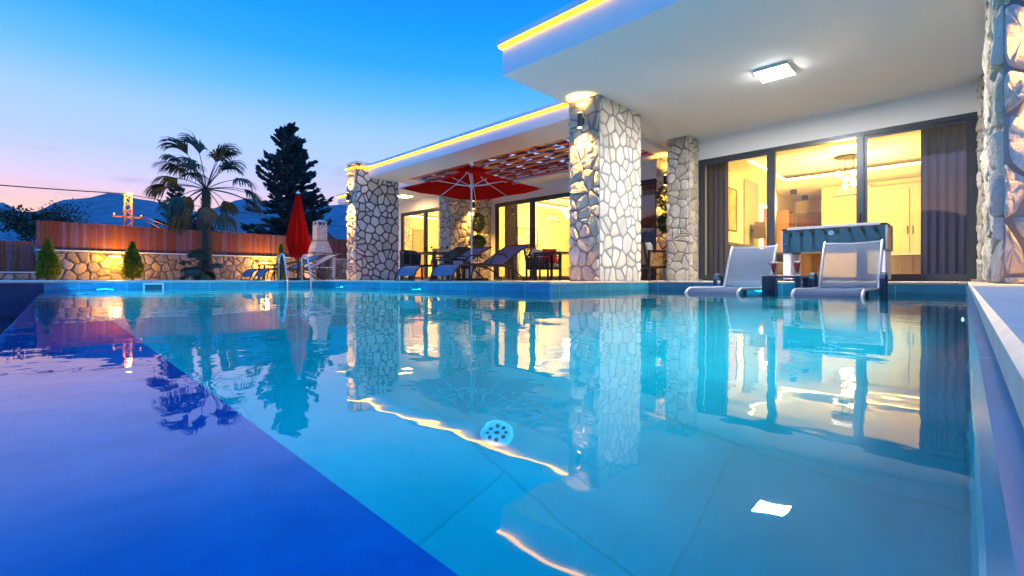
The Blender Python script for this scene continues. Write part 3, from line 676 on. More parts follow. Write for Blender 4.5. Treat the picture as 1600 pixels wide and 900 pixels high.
def chandelier(loc, label, ring=False, e=45):
    t_ = thing('chandelier', label, 'chandelier', loc)
    a_ = MB(); a_.lathe([(.24, -.03), (.25, -.02), (.25, -.001)], 28); a_.build('canopy', m_darkmetal, t_, smooth=True)
    for i in range(6):
        an = i * math.pi / 3 + .2; r_ = .17 if i % 2 else .10; z_ = -.36 - .13 * (i % 3)
        x_, y_ = r_ * math.cos(an), r_ * math.sin(an)
        a_ = MB(); a_.tube([(x_, y_, -.03), (x_, y_, z_ + .05)], .004, 6); p_ = a_.build('cable', m_darkmetal, t_)
        a_ = MB(); a_.lathe([(.0, -.062), (.03, -.055), (.055, -.03), (.062, 0), (.052, .035), (.025, .058), (.012, .065)], 16, (x_, y_, z_)); a_.build('globe', m_bulb, t_, smooth=True)
    light('POINT', 'lamp_light', (0, 0, -.9), e * 1.45, (1, .65, .18), t_, shadow_soft_size=.12)
    return t_
chandelier((-1.84, 12.4, 2.69), 'cluster chandelier with glowing glass globes in the living room', e=190)
chandelier((-9.36, 12.3, 2.69), 'glowing globe chandelier in the middle room above the armchair', e=190)
chandelier((-14.0, 12.0, 2.69), 'glowing globe chandelier in the left room', e=190)
# left room
a = MB(); stone_block('interior_stone', -16.45, -16.35, 10.2, 11.05, .03, 2.45, 'E', V0, .3, 31)['label'] = 'stone clad strip of wall inside the left room'
a = MB(); a.box(-16.44, -16.38, 11.12, 11.75, .03, 2.1); tag(a.build('interior_door', m_woodd), 'orange wood door inside the left room', 'door')
cbn = thing('cabinet', 'tall grey cabinet against the back of the middle room', 'cabinet', (-9.6, 15.38, .02))
a = MB(); a.box(-.7, .7, -.4, 0, 0, 1.4); a.build('carcass', m_panel, cbn)
for s_ in (-1, 1): a = MB(); a.box(s_ * .34 - .32, s_ * .34 + .32, -.42, -.402, .05, 1.35, bev=.004); a.build('door', m_panel, cbn)

# ------------------------------------------------------------------ furniture
def arc(p0, p1, p2, n=8):
    p0, p1, p2 = map(Vector, (p0, p1, p2)); return [p0 * (1 - u) ** 2 + p1 * 2 * u * (1 - u) + p2 * u * u for u in [i / n for i in range(n + 1)]]
def deck_lounger(loc, rz, label, group):
    """foot at y=0, head at +y"""
    t_ = thing('sun_lounger', label, 'sun lounger', loc, rz, group)
    W = .31
    prof = [(-.06, .10), (-.02, .19), (.06, .265), (.16, .295), (.5, .30), (1.13, .30)]
    bk = [(1.14, .305), (1.35, .43), (1.60, .58), (1.84, .70), (1.92, .725)]
    a_ = MB(); a_.sheet([[(-W + .02, y, z), (0, y, z - .012), (W - .02, y, z)] for y, z in prof]); a_.build('seat', m_sling, t_, smooth=True, solid=.008)
    a_ = MB(); a_.sheet([[(-W + .02, y, z), (0, y + .006, z - .012), (W - .02, y, z)] for y, z in bk]); a_.build('backrest', m_sling, t_, smooth=True, solid=.008)
    a_ = MB()
    for s_ in (-1, 1):
        a_.tube([(s_ * W, y, z) for y, z in [(-.10, .0), (-.06, .10)] + prof[1:]], .016)
        a_.tube([(s_ * W, y, z) for y, z in bk], .016)
    a_.tube([(-W, -.1, .012), (W, -.1, .012)], .012); a_.tube([(-W, 1.92, .725), (W, 1.92, .725)], .014); a_.tube([(-W, 1.12, .28), (W, 1.12, .28)], .014)
    a_.build('frame', m_darkmetal, t_, smooth=True)
    for s_ in (-1, 1):
        a_ = MB(); a_.tube(arc((s_ * W, .98, .29), (s_ * W, 1.45, .30), (s_ * W, 1.72, .0), 8), .016); a_.build('leg', m_darkmetal, t_, smooth=True)
        a_ = MB(); a_.tube(arc((s_ * W, .42, .29), (s_ * W, .36, .2), (s_ * W, .34, .0), 5), .014); a_.build('leg', m_darkmetal, t_, smooth=True)
        a_ = MB(); a_.tube([(s_ * (W + .03), .78, .30), (s_ * (W + .04), .82, .44), (s_ * (W + .04), .90, .49), (s_ * (W + .04), 1.12, .50), (s_ * (W + .03), 1.22, .44)] , .015); a_.build('armrest', m_darkmetal, t_, smooth=True)
    a_ = MB(); a_.tube([(-W, 1.55, .05), (-W + .03, 1.62, .56)], .009); a_.tube([(W, 1.55, .05), (W - .03, 1.62, .56)], .009); a_.build('prop', m_darkmetal, t_)
    return t_
GL = 'dark sun loungers on the terrace'
l0 = deck_lounger((-6.58, 5.12, 0), 0, 'dark lounger nearest the pool under the open red parasol', GL)
dup(l0, (-7.72, 5.12, 0), 0, 'dark lounger left of the parasol pole and behind the other', GL)
dup(l0, (-13.75, 4.15, 0), R(2), 'farther dark lounger behind the pool ladder near the garden wall', GL)
dup(l0, (-12.75, 4.15, 0), 0, 'nearer dark lounger behind the pool ladder beside the closed umbrella', GL)
def side_table(loc, label, h=.42, mat=m_darkmetal, w_=.22, group=None, legw=.018):
    t_ = thing('side_table', label, 'side table', loc, 0, group)
    a_ = MB(); a_.box(-w_, w_, -w_, w_, h - .03, h, bev=.006); a_.build('tabletop', mat, t_)
    for i in (-1, 1):
        for j in (-1, 1): a_ = MB(); a_.box(i * (w_ - .03) - legw, i * (w_ - .03) + legw, j * (w_ - .03) - legw, j * (w_ - .03) + legw, 0, h - .031, bev=.003); a_.build('leg', mat, t_)
    return t_
side_table((-7.15, 5.7, 0), 'small dark side table between the two parasol loungers')
side_table((-13.25, 4.5, 0), 'small dark side table between the two loungers by the ladder')

def pool_lounger(loc, label):
    """foot at y=0 (towards -Y), head at +y; z=0 at shelf"""
    t_ = thing('pool_lounger', label, 'sun lounger', loc, 0, 'silver mesh loungers standing in the pool')
    W = .30; z0 = -SH
    prof = [(-.02, .215 - z0 + z0), (.0, .25), (.05, .295), (.13, .318), (.35, .318), (.85, .312), (1.25, .318)]
    prof = [(y, z - .03) for y, z in prof]
    bk = [(1.262, .292), (1.33, .42), (1.43, .62), (1.53, .80), (1.59, .868)]
    a_ = MB(); a_.sheet([[(-W, y, z), (-W / 2, y, z - .004), (0, y, z - .006), (W / 2, y, z - .004), (W, y, z)] for y, z in prof]); a_.build('seat', m_slingw, t_, smooth=True, solid=.006)
    a_ = MB(); a_.sheet([[(-W + .02, y, z), (0, y + .012, z - (.015 if i == 4 else 0)), (W - .02, y, z)] for i, (y, z) in enumerate(bk)]); a_.build('backrest', m_slingw, t_, smooth=True)
    a_ = MB()
    for s_ in (-1, 1):
        a_.tube([(s_ * W, y, z - .004) for y, z in prof], .017, 10); a_.tube([(s_ * (W - .005), y, z) for y, z in bk], .016, 10)
    a_.tube([(-W, -.02, .185), (W, -.02, .185)], .016, 10); a_.tube([(-W + .02, 1.575, .85), (0, 1.587, .835), (W - .02, 1.575, .85)], .010, 8)
    a_.build('frame', m_alu, t_, smooth=True)
    for s_ in (-1, 1):
        a_ = MB(); x_ = s_ * (W + .045)
        pts = [(x_, 1.06, .0), (x_, 1.06, .40), (x_, 1.09, .45), (x_, 1.16, .475), (x_, 1.24, .475), (x_, 1.31, .45), (x_, 1.34, .40), (x_, 1.36, .0)]
        for i in range(len(pts) - 1):
            pass
        rows = [[(p[0] - .025, p[1], p[2]), (p[0] + .025, p[1], p[2])] for p in pts]
        a_.sheet(rows); a_.build('armrest', m_navyplastic, t_, solid=.02)
        a_ = MB(); a_.box(s_ * W - .02, s_ * W + .02, .25, .29, .0, .27, bev=.004); a_.build('leg', m_navyplastic, t_)
    return t_
pl = pool_lounger((-1.02, 5.62, SH), 'silver mesh lounger in the pool right of the cocktail table')
dup(pl, (-2.17, 5.62, SH), 0, 'silver mesh lounger in the pool left of the cocktail table', 'silver mesh loungers standing in the pool')
stb = side_table((-1.60, 6.52, SH), 'low navy table with cocktails between the two pool loungers', h=.44, mat=m_navyplastic, w_=.21, legw=.03)
def cocktail(loc, label, foam=True):
    t_ = thing('cocktail_glass', label, 'drink', loc, 0, 'red drinks on the low pool table')
    a_ = MB(); a_.lathe([(.030, 0), (.032, .004), (.010, .012), (.012, .022), (.024, .05), (.032, .12), (.040, .17), (.038, .17), (.030, .12), (.022, .052), (.004, .03)], 18); a_.build('glass', m_tglass, t_, smooth=True)
    a_ = MB(); a_.lathe([(.004, .032), (.021, .053), (.0285, .10), (.034, .145), (.0, .146)], 18); a_.build('juice', m_juice, t_, smooth=True)
    a_ = MB(); a_.lathe([(.0345, .146), (.037, .158), (.030, .166), (.0, .170)], 16); a_.build('foam', m_foam, t_, smooth=True)
    if foam:
        a_ = MB(); a_.tube([(-.048, 0, .150), (-.048, .012, .150)], .024, 14); a_.build('fruit_slice', m_foam, t_)
    return t_
cocktail((-1.72, 6.48, SH + .441), 'red drink with a fruit slice, left of the two on the pool table')
cocktail((-1.47, 6.50, SH + .441), 'red drink without slice, right of the two on the pool table', False)

# football table
ft = thing('football_table', 'petrol blue football table with pale legs on the terrace', 'football table', (-1.49, 8.95, 0))
L2, W2 = .67, .35
a = MB(); a.box(-L2, L2, -W2, -W2 + .03, .46, .82); a.box(-L2, L2, W2 - .03, W2, .46, .82); a.box(-L2, -L2 + .03, -W2 + .03, W2 - .03, .46, .82); a.box(L2 - .03, L2, -W2 + .03, W2 - .03, .46, .82); a.box(-L2 + .03, L2 - .03, -W2 + .03, W2 - .03, .47, .50); a.build('cabinet', m_tableblue, ft)
a = MB(); a.box(-L2 + .07, L2 - .07, -W2 - .012, -W2 + .05, .821, .865, bev=.006); a.box(-L2 + .07, L2 - .07, W2 - .05, W2 + .012, .821, .865, bev=.006); a.build('top_rail', m_alu, ft)
a = MB(); a.box(-L2 - .01, -L2 + .069, -W2 - .01, W2 + .01, .821, .848, bev=.005); a.box(L2 - .069, L2 + .01, -W2 - .01, W2 + .01, .821, .848, bev=.005); a.build('end_cap', m_black, ft)
a = MB(); rect(a, -L2 + .031, L2 - .031, -W2 + .031, W2 - .031, .66); a.build('playing_field', m_sage, ft)
for i in (-1, 1):
    for j in (-1, 1):
        a = MB(); a.box(i * (L2 - .065) - .055, i * (L2 - .065) + .055, j * (W2 - .075) - .06, j * (W2 - .075) + .06, .03, .459, bev=.008); lg = a.build('leg', m_lilac, ft)
        a = MB(); a.lathe([(.03, 0), (.03, .012), (.012, .015), (.012, .03)], 12, (i * (L2 - .065), j * (W2 - .075), 0)); a.build('foot', m_black, lg)
        a = MB(); a.box(i * (L2 + .001) - .012, i * (L2 + .001) + .012, j * W2 - .013, j * W2 + .013, .465, .818, bev=.004); cp = a.build('corner_trim', m_alu, ft)
        if j < 0:
            for zz in (.51, .60): a = MB(); a.tube([(i * (L2 - .045), -W2 - .001, zz), (i * (L2 - .045), -W2 - .008, zz)], .016, 12); a.build('bolt', m_steel, ft)
for i in range(8):
    x_ = -.55 + i * 1.1 / 7; s_ = -1 if i % 2 == 0 else 1
    a = MB(); a.tube([(x_, -W2 - .10, .775), (x_, W2 + .05, .775)], .008, 8); rd = a.build('rod', m_steel, ft)
    a = MB(); a.tube([(x_, -W2 - .02, .775), (x_, -W2 - .03, .775)], .028, 12); a.tube([(x_, -W2 - .09, .775), (x_, -W2 - .2, .775)], [.016, .02], 10); a.build('grip', m_black, rd)
    a = MB()
    for yy in (-.2, 0, .2): a.box(x_ - .012, x_ + .012, yy - .015, yy + .015, .69, .80, bev=.004)
    a.build('players', m_redcush if i % 2 else m_white, rd)
a = MB(); a.tube([(0.0, -W2 - .001, .745), (0.0, -W2 - .006, .745)], .034, 24); em = a.build('emblem', m_alu, ft)
a = MB(); a.tube([(0.0, -W2 - .0065, .745), (0.0, -W2 - .0085, .745)], .026, 24); a.build('emblem_disc', pmat('emblem_blue', (.02, .2, .5), .4), em)
a = MB(); a.tube([(.014 * math.cos(R(q_)), -W2 - .010, .745 + .014 * math.sin(R(q_))) for q_ in range(40, 330, 20)] + [(.0, -W2 - .010, .743)], .003, 6); a.build('emblem_letter', m_alu, em)

# open parasol
PX, PY = -7.15, 6.24
po = thing('parasol', 'open square red parasol on a white pole over the loungers', 'parasol', (PX, PY, 0))
a = MB(); a.box(-.25, .25, -.25, .25, 0, .05, bev=.012); a.build('base', m_darkmetal, po)
a = MB(); a.tube([(0, 0, .05), (0, 0, 2.30)], .019, 12); a.build('pole', m_whitepole, po, smooth=True)
a = MB(); a.lathe([(.02, 2.28), (.034, 2.30), (.036, 2.34), (.02, 2.375), (0, 2.385)], 14); a.build('finial', m_whitepole, po, smooth=True)
HS, ZC, ZA = 1.02, 1.86, 2.27
cor = [(-HS, -HS), (HS, -HS), (HS, HS), (-HS, HS)]
a = MB(); nseg = 6
for q_ in range(4):
    A_, B_ = Vector((*cor[q_], ZC)), Vector((*cor[(q_ + 1) % 4], ZC)); Ap = Vector((0, 0, ZA)); rows = []
    for i in range(nseg + 1):
        u = i / nseg; p0 = Ap.lerp(A_, u); p1 = Ap.lerp(B_, u); row = []
        for j in range(5):
            v_ = j / 4; p = p0.lerp(p1, v_); sag = .05 * math.sin(math.pi * v_) * u + .035 * math.sin(math.pi * u); p.z -= sag * (1 if True else 0)
            if abs(v_ - .5) < .01: p.z += .03 * u
            row.append(tuple(p))
        rows.append(row)
    a.sheet(rows)
    # valance edge
a.build('canopy', m_red, po, smooth=True, solid=.004)
a = MB()
for q_ in range(4):
    s_ = .26; A_ = Vector((cor[q_][0] * s_, cor[q_][1] * s_, ZA - .045)); B_ = Vector((cor[(q_ + 1) % 4][0] * s_, cor[(q_ + 1) % 4][1] * s_, ZA - .045)); a.add([(0, 0, ZA + .045), A_, B_], [(0, 1, 2)])
a.build('vent_cap', m_red, po, solid=.004)
for q_ in range(8):
    an = math.pi / 4 * q_; c_, s_ = math.cos(an), math.sin(an); k_ = HS / max(abs(c_), abs(s_)) * .97; dz = .02 if q_ % 2 == 0 else 0
    p1 = Vector((c_ * k_, s_ * k_, ZC + .01 - dz)); p0 = Vector((c_ * .03, s_ * .03, ZA - .03))
    a = MB(); a.tube([p0, p0.lerp(p1, .5) - Vector((0, 0, .045)), p1 - Vector((0, 0, .012))], .0075, 6); rb = a.build('rib', m_whitepole, po)
    m_ = p0.lerp(p1, .5) - Vector((0, 0, .045)); a = MB(); a.tube([(c_ * .03, s_ * .03, 1.90), m_], .007, 6); a.build('strut', m_whitepole, rb)
a = MB(); a.lathe([(.03, 1.86), (.045, 1.88), (.045, 1.92), (.03, 1.94)], 12); a.build('hub', m_whitepole, po)
a = MB(); a.box(.62, .80, .55, .57, 1.93, 1.985); a.build('care_tag', m_greycush, po)

# closed umbrella
cu = thing('closed_umbrella', 'closed bright red umbrella standing between the ladder and the grill', 'umbrella', (-13.1, 5.18, 0))
a = MB(); a.box(-.27, .27, -.27, .27, 0, .06, bev=.015); a.build('base', m_darkmetal, cu)
a = MB(); a.tube([(0, 0, .06), (0, 0, 2.36)], .022, 10); a.build('pole', m_darkmetal, cu, smooth=True)
a = MB(); a.lathe([(.02, 2.34), (.05, 2.36), (.055, 2.39), (.02, 2.42)], 12); a.build('finial', m_white, cu, smooth=True)
rows = []
for i in range(15):
    u = i / 14; zz = 2.36 - u * 1.60; rbase = .05 + .30 * min(1, u * 1.25) ** .9
    if u > .8: rbase *= 1 - (u - .8) * 1.6
    row = []
    for j in range(49):
        an = 2 * math.pi * j / 48; fold = .5 + .5 * math.cos(an * 8 + 1.2 * math.sin(an)); r_ = rbase * (.62 + .38 * fold) * (1 + .08 * math.sin(an * 3 + u * 4))
        dz = -.17 * fold * (1 if i == 14 else (u ** 6)) + (.06 * math.sin(an * 2) if i == 14 else 0)
        row.append((r_ * math.cos(an), r_ * math.sin(an) * .85, zz + dz))
    rows.append(row)
a = MB(); a.sheet(rows); a.build('fabric', m_red, cu, smooth=True)
for q_ in range(4):
    an = q_ * math.pi / 2 + .3; a = MB(); a.tube([(.12 * math.cos(an), .12 * math.sin(an), .95), (.19 * math.cos(an), .17 * math.sin(an), .60)], .008, 6); a.build('rib', m_darkmetal, cu)

# pool ladder on the west edge
ld = thing('pool_ladder', 'polished steel ladder rails hooked over the far pool edge', 'ladder', (PXW, 4.15, 0))
for s_ in (-1, 1):
    y_ = s_ * .25
    pts = [(-.42, y_, .0), (-.42, y_, .30), (-.41, y_, .45)] + [(-.25 - .16 * math.cos(R(q_)), y_, .45 + .13 * math.sin(R(q_))) for q_ in (20, 50, 80, 110, 140)] + [(-.06, y_, .42), (.05, y_, .10), (.08, y_, -.05), (.09, y_, -.9)]
    a = MB(); a.tube(pts, .021, 12); a.build('rail', m_steel, ld, smooth=True)
    a = MB(); a.lathe([(.045, .003), (.045, .014), (.025, .022)], 14, (-.42, y_, 0)); a.build('flange', m_steel, ld)
for zz in (-.25, -.5, -.75): a = MB(); a.box(.05, .12, -.23, .23, zz, zz + .02, bev=.004); a.build('rung', m_steel, ld)
# skimmer
sk = thing('skimmer', 'pale plastic skimmer mouth set in the far pool edge', 'skimmer', (PXW, 1.61, -.13))
a = MB(); a.box(.001, .012, -.15, .15, .065, .095); a.box(.001, .012, -.15, .15, -.07, -.045); a.box(.001, .012, -.15, -.125, -.045, .065); a.box(.001, .012, .125, .15, -.045, .065); a.build('skimmer_frame', m_potw, sk)
a = MB(); a.box(.001, .005, -.125, .125, -.045, .065); a.build('flap', m_tableblue, sk)

# pool lamps
def pool_lamp(loc, rz, label, e):
    e *= 4.0
    t_ = thing('pool_lamp', label, 'pool lamp', loc, rz, 'lamps in the pool walls')    # faces local -y
    a_ = MB(); a_.tube([(0, -.001, 0), (0, -.018, 0)], .085, 24); a_.build('bezel', m_steel, t_)
    a_ = MB(); a_.tube([(0, -.0185, 0), (0, -.024, 0)], .065, 24); a_.build('lens', m_poolled, t_)
    l_ = light('SPOT', 'lamp_light', (0, -.05, 0), e, (.0, .62, .72), t_, spot_size=R(165), spot_blend=.8, shadow_soft_size=.1); l_.rotation_euler = (R(82), 0, R(180))
    return t_
pool_lamp((-6.8, PYN, -.42), 0, 'round pool lamp below the deck under the open parasol', 330)
pool_lamp((-9.6, PYN, -.42), 0, 'round pool lamp below the farthest stone pillar', 330)
pool_lamp((PXW, .95, -.42), R(90), 'round pool lamp in the far pool wall near the lit shrub', 260)
pool_lamp((-2.1, PYR, -.25), 0, 'round pool lamp behind the left pool lounger', 30)
pool_lamp((PX1, 3.2, -.5), R(-90), 'round pool lamp in the near right pool wall', 150)
pool_lamp((-3.9, 6.0, -.5), R(90), 'round pool lamp in the wall under the middle pillar', 150)
# floor inlet
dn = thing('pool_drain', 'round pale grille on the pool floor', 'drain', (-1.34, 1.30, FZ + .003)); dn.scale = (.55, .55, .55)
a = MB(); a.lathe([(.12, 0), (.12, .012), (.10, .018), (0, .018)], 28); a.build('grille_plate', m_white, dn)
a = MB()
for q_ in range(8): a.lathe([(.014, .0185), (.014, .021)], 10, (.065 * math.cos(q_ * .785), .065 * math.sin(q_ * .785), 0))
a.lathe([(.02, .0185), (.02, .021)], 10); a.build('holes', m_tableblue, dn)

# wicker armchair / dining set
def weave(mb, O, U, V, w_, h_, nu, nv, th=.012):
    O, U, V = Vector(O), Vector(U), Vector(V); NN = U.cross(V)
    for i in range(nu):
        u = (i + .5) / nu * w_
        pts = [O + U * u + V * (h_ * k_ / (nv * 2)) + NN * (th * .5 * (1 if (k_ // 2 + i) % 2 else -1)) for k_ in range(nv * 2 + 1)]
        for p, q2 in zip(pts[:-1], pts[1:]): 
            hw = w_ / nu * .32; mb.add([p - U * hw, p + U * hw, q2 + U * hw, q2 - U * hw], [(0, 1, 2, 3)])
    for j in range(nv):
        v = (j + .5) / nv * h_; p0 = O + V * v; hw = h_ / nv * .34
        for i in range(nu):
            a_, b_ = p0 + U * (w_ * i / nu), p0 + U * (w_ * (i + 1) / nu); n2 = NN * (th * .5 * (1 if (i + j) % 2 else -1))
            mb.add([a_ - V * hw + n2, b_ - V * hw + n2, b_ + V * hw + n2, a_ + V * hw + n2], [(0, 1, 2, 3)])
def armchair(loc, rz, label, group, weave_mat, cush=True, w_=.66):
    """faces local -y"""
    t_ = thing('armchair', label, 'armchair', loc, rz, group); h = w_ / 2
    for i in (-1, 1):
        for j, hh in ((-1, .58), (1, .60)): a_ = MB(); a_.box(i * h - .022, i * h + .022, j * .31 - .022, j * .31 + .022, 0, hh, bev=.004); a_.build('leg', m_darkmetal, t_)
        a_ = MB(); a_.box(i * h - .03, i * h + .03, -.34, .34, .581 if False else .601, .632, bev=.006); a_.build('armrest', m_darkmetal, t_)
        a_ = MB(); weave(a_, (i * h, -.29, .30), (0, 1, 0), (0, 0, 1), .58, .28, 8, 6); a_.build('side_weave', weave_mat, t_)
    a_ = MB(); a_.box(-h + .023, h - .023, -.33, .33, .27, .31, bev=.005); a_.build('seat_frame', m_darkmetal, t_)
    a_ = MB(); Mb = Matrix.Translation((0, .31, .31)) @ Matrix.Rotation(R(-12), 4, 'X')
    a_.box(-h + .03, -h + .065, -.02, .02, .0, .56, Mb); a_.box(h - .065, h - .03, -.02, .02, .0, .56, Mb); a_.box(-h + .065, h - .065, -.02, .02, .525, .56, Mb); a_.box(-h + .065, h - .065, -.02, .02, .0, .03, Mb); br = a_.build('backrest', m_darkmetal, t_)
    a_ = MB(); weave(a_, Mb @ Vector((h - .07, .0, .03)), (-1, 0, 0), (0, -math.sin(R(-12)), math.cos(R(-12))), 2 * h - .14, .49, 7, 8); a_.build('back_weave', weave_mat, br)
    a_ = MB(); a_.box(-h + .03, h - .03, -.33, .27, .311, .42, bev=.035); a_.build('seat_cushion', m_greycush, t_, smooth=True)
    if cush: a_ = MB(); a_.box(-h + .05, h - .05, .10, .25, .421, .80, bev=.06); a_.build('back_cushion', m_greycush, t_, smooth=True)
    return t_
def cushion(loc, rz, label, mat=None):
    rows = []; n_ = 8
    a_ = MB()
    for sgn in (1, -1):
        rows = []
        for i in range(n_ + 1):
            row = []
            for j in range(n_ + 1):
                u, v = i / n_ * 2 - 1, j / n_ * 2 - 1; th = .06 * (max(0, (1 - u ** 4) * (1 - v ** 4))) ** .5
                pin = 1 - .06 * (1 - v * v) * u * u; pin2 = 1 - .06 * (1 - u * u) * v * v
                row.append((.2 * v * pin2 * 1.0, sgn * th, .2 + .2 * u * pin))
            rows.append(row)
        a_.sheet(rows)
    o_ = a_.build('throw_cushion', mat or m_redcush, smooth=True); o_.location = loc; o_.rotation_euler = (R(-14), 0, rz); return tag(o_, label, 'cushion')
G2 = 'low woven armchairs on the terrace'
ch = armchair((-7.75, 9.2, 0), R(100), 'dark woven armchair with grey cushions before the middle room door', G2, m_wicker)
cushion((-7.62, 9.32, .425), R(60), 'bright red cushion on the dark armchair before the middle room door')
# armchair seen from behind near the slim pillar
ch2 = armchair((-4.92, 9.3, 0), R(165), 'armchair with honey rattan back and white cushion beside the slim pillar', None, m_rattan)
dup(ch, (-5.75, 9.75, 0), R(-20), 'woven armchair half hidden by the middle stone pillar', G2)
cushion((-5.50, 9.62, .425), R(-20), 'red cushion on the armchair half hidden by the middle pillar')
dup(ch, (-6.6, 9.7, 0), R(10), 'dark woven armchair right of the low terrace table', G2)
def table(loc, w_, d_, h, label, mat, name='table'):
    t_ = thing(name, label, 'table', loc)
    a_ = MB(); a_.box(-w_, w_, -d_, d_, h - .035, h, bev=.006); a_.build('tabletop', mat, t_)
    for i in (-1, 1):
        for j in (-1, 1): a_ = MB(); a_.box(i * (w_ - .05) - .025, i * (w_ - .05) + .025, j * (d_ - .05) - .025, j * (d_ - .05) + .025, 0, h - .036); a_.build('leg', mat, t_)
    return t_
table((-7.0, 8.75, 0), .42, .35, .66, 'dark terrace table between the armchairs left of the middle pillar', m_darkmetal)
table((-10.35, 7.7, 0), .55, .45, .74, 'dark dining table with glasses behind the parasol loungers', m_wicker, 'dining_table')
def dchair(loc, rz, label):
    t_ = thing('dining_chair', label, 'chair', loc, rz, 'wicker dining chairs')
    a_ = MB(); a_.box(-.25, .25, -.24, .24, .36, .44, bev=.02); a_.build('seat', m_wicker, t_)
    rows = [[(-.26 - .02 * u, -.05 + .0 + .30, .44 + .42 * u)] for u in (0, 1)]
    a_ = MB(); a_.sheet([[(-.27 - .03 * u, -.05 + .0, .44 + .30 * u), (-.25 - .02 * u, .20, .44 + .40 * u), (0, .26 + .05 * u, .44 + .42 * u), (.25 + .02 * u, .20, .44 + .40 * u), (.27 + .03 * u, -.05, .44 + .30 * u)] for u in (0, .5, 1)]); a_.build('backrest', m_wicker, t_, smooth=True, solid=.025)
    for i in (-1, 1):
        for j in (-1, 1): a_ = MB(); a_.box(i * .21 - .02, i * .21 + .02, j * .2 - .02, j * .2 + .02, 0, .36); a_.build('leg', m_darkmetal, t_)
    return t_
dc = dchair((-11.2, 7.55, 0), R(90), 'wicker dining chair at the left end of the dining table')
dup(dc, (-10.5, 8.45, 0), R(10), 'wicker dining chair behind the dining table', 'wicker dining chairs')
dup(dc, (-9.5, 7.85, 0), R(-85), 'wicker dining chair at the right end of the dining table', 'wicker dining chairs')
dup(dc, (-9.0, 9.0, 0), R(-30), 'wicker dining chair by the window behind the parasol loungers', 'wicker dining chairs')
def wineglass(loc, label):
    t_ = thing('wine_glass', label, 'wine glass', loc, 0, 'wine glasses on the dining table')
    a_ = MB(); a_.lathe([(.035, 0), (.004, .006), (.004, .09), (.03, .12), (.042, .16), (.034, .21), (.033, .21), (.040, .16), (.028, .122), (.0, .095)], 16); a_.build('glass', m_tglass, t_, smooth=True)
    a_ = MB(); a_.lathe([(.0, .097), (.027, .124), (.037, .15), (.0, .151)], 14); a_.build('wine', m_wine, t_, smooth=True); return t_
wineglass((-10.55, 7.55, .741), 'wine glass leftmost on the dining table'); wineglass((-10.2, 7.5, .741), 'wine glass in the middle of the dining table'); wineglass((-9.98, 7.85, .741), 'wine glass rightmost on the dining table')
wp = thing('fruit_bowl', 'small white bowl of yellow fruit on the dining table', 'bowl', (-9.98, 7.45, .741))
a = MB(); a.lathe([(.03, 0), (.07, .03), (.10, .07), (.095, .07), (.065, .035), (0, .012)], 20); a.build('bowl', m_white, wp, smooth=True)
for q_ in range(4):
    a = MB(); a.lathe([(0, 0), (.025, .01), (.033, .035), (.025, .06), (0, .07)], 12, (.04 * math.cos(q_ * 1.57), .04 * math.sin(q_ * 1.57), .03)); a.build('fruit', pmat('yellow_fruit', (.75, .45, .05), .5), wp, smooth=True)

# ------------------------------------------------------------------ garden wall, fence, grill
XF = -18.0
gw = thing('garden_wall', 'low brown stone wall with a pale cap behind the pool', 'wall', (XF, 7, 0))
stone_block('stone_face', XF - .3, XF, .25, 17, -.02, .80, 'ES', gw, .30, 41, m1=m_gstone, m2=m_gmortar, depth=.03, gap=.03)
a = MB(); a.box(XF - .34, XF + .03, .22, 17, .801, .84, bev=.005); a.build('cap', m_cap, gw, world=True)
gw2 = thing('garden_wall', 'lowest stretch of stone wall at the left edge behind the pool', 'wall', (XF, -4, 0))
stone_block('stone_face', XF - .3, XF, -9, .215, -.02, .19, 'E', gw2, .26, 43, m1=m_gstone, m2=m_gmortar, depth=.03, gap=.03)
a = MB(); a.box(XF - .34, XF + .03, -9, .215, .191, .225, bev=.005); a.build('cap', m_cap, gw2, world=True)
def fence(y0, y1, z0, z1, label):
    t_ = thing('fence', label, 'fence', (XF - .15, (y0 + y1) / 2, z0)); a_ = MB(); n_ = int((y1 - y0) / .085)
    for i in range(n_):
        y_ = y0 + i * .085; a_.box(XF - .16, XF - .14, y_ + .003, y_ + .082, z0 + .01, z1 + random.uniform(-.006, .006))
    a_.build('boards', m_woodf, t_, world=True)
    a_ = MB()
    for zz in (z0 + .10, z1 - .10): a_.box(XF - .20, XF - .161, y0, y1, zz - .03, zz + .03)
    a_.build('rails', m_woodf, t_, world=True)
    n_ = int((y1 - y0) / 1.8)
    for i in range(n_ + 1): a_ = MB(); a_.box(XF - .26, XF - .201, y0 + i * 1.8, y0 + i * 1.8 + .06, z0, z1); a_.build('post', m_woodf, t_, world=True)
    a_ = MB()
    for i in range(int((y1 - y0) / .085)):
        for zz in (z0 + .10, z1 - .10): a_.box(XF - .1405, XF - .136, y0 + i * .085 + .038, y0 + i * .085 + .047, zz - .005, zz + .005)
    s_ = a_.build('screws', m_steel, t_, world=True)
    return t_
fence(.22, 17, .84, 1.63, 'tall red brown board fence on top of the stone wall')
fence(-9, .20, .225, 1.04, 'lower dark red board fence at the left edge')
bq = thing('stone_grill', 'white stone barbecue with an arched opening and tapering chimney', 'barbecue', (-17.1, 7.55, 0))
m_mosaic = tilemat('pale_split_stone', (.66, .58, .56), (.56, .48, .47), (.32, .27, .27), .11, 'YZ', .8, .006, .5, .4, 14, rowh=.07)
b = MB(); wd = .42
b.box(-.35, .35, -wd, -wd + .12, 0, .95); b.box(-.35, .35, wd - .12, wd, 0, .95); b.box(-.35, -.27, -wd + .12, wd - .12, 0, .95); b.box(-.27, .35, -wd + .12, wd - .12, .42, .47)
b.build('hearth', m_mosaic, bq)
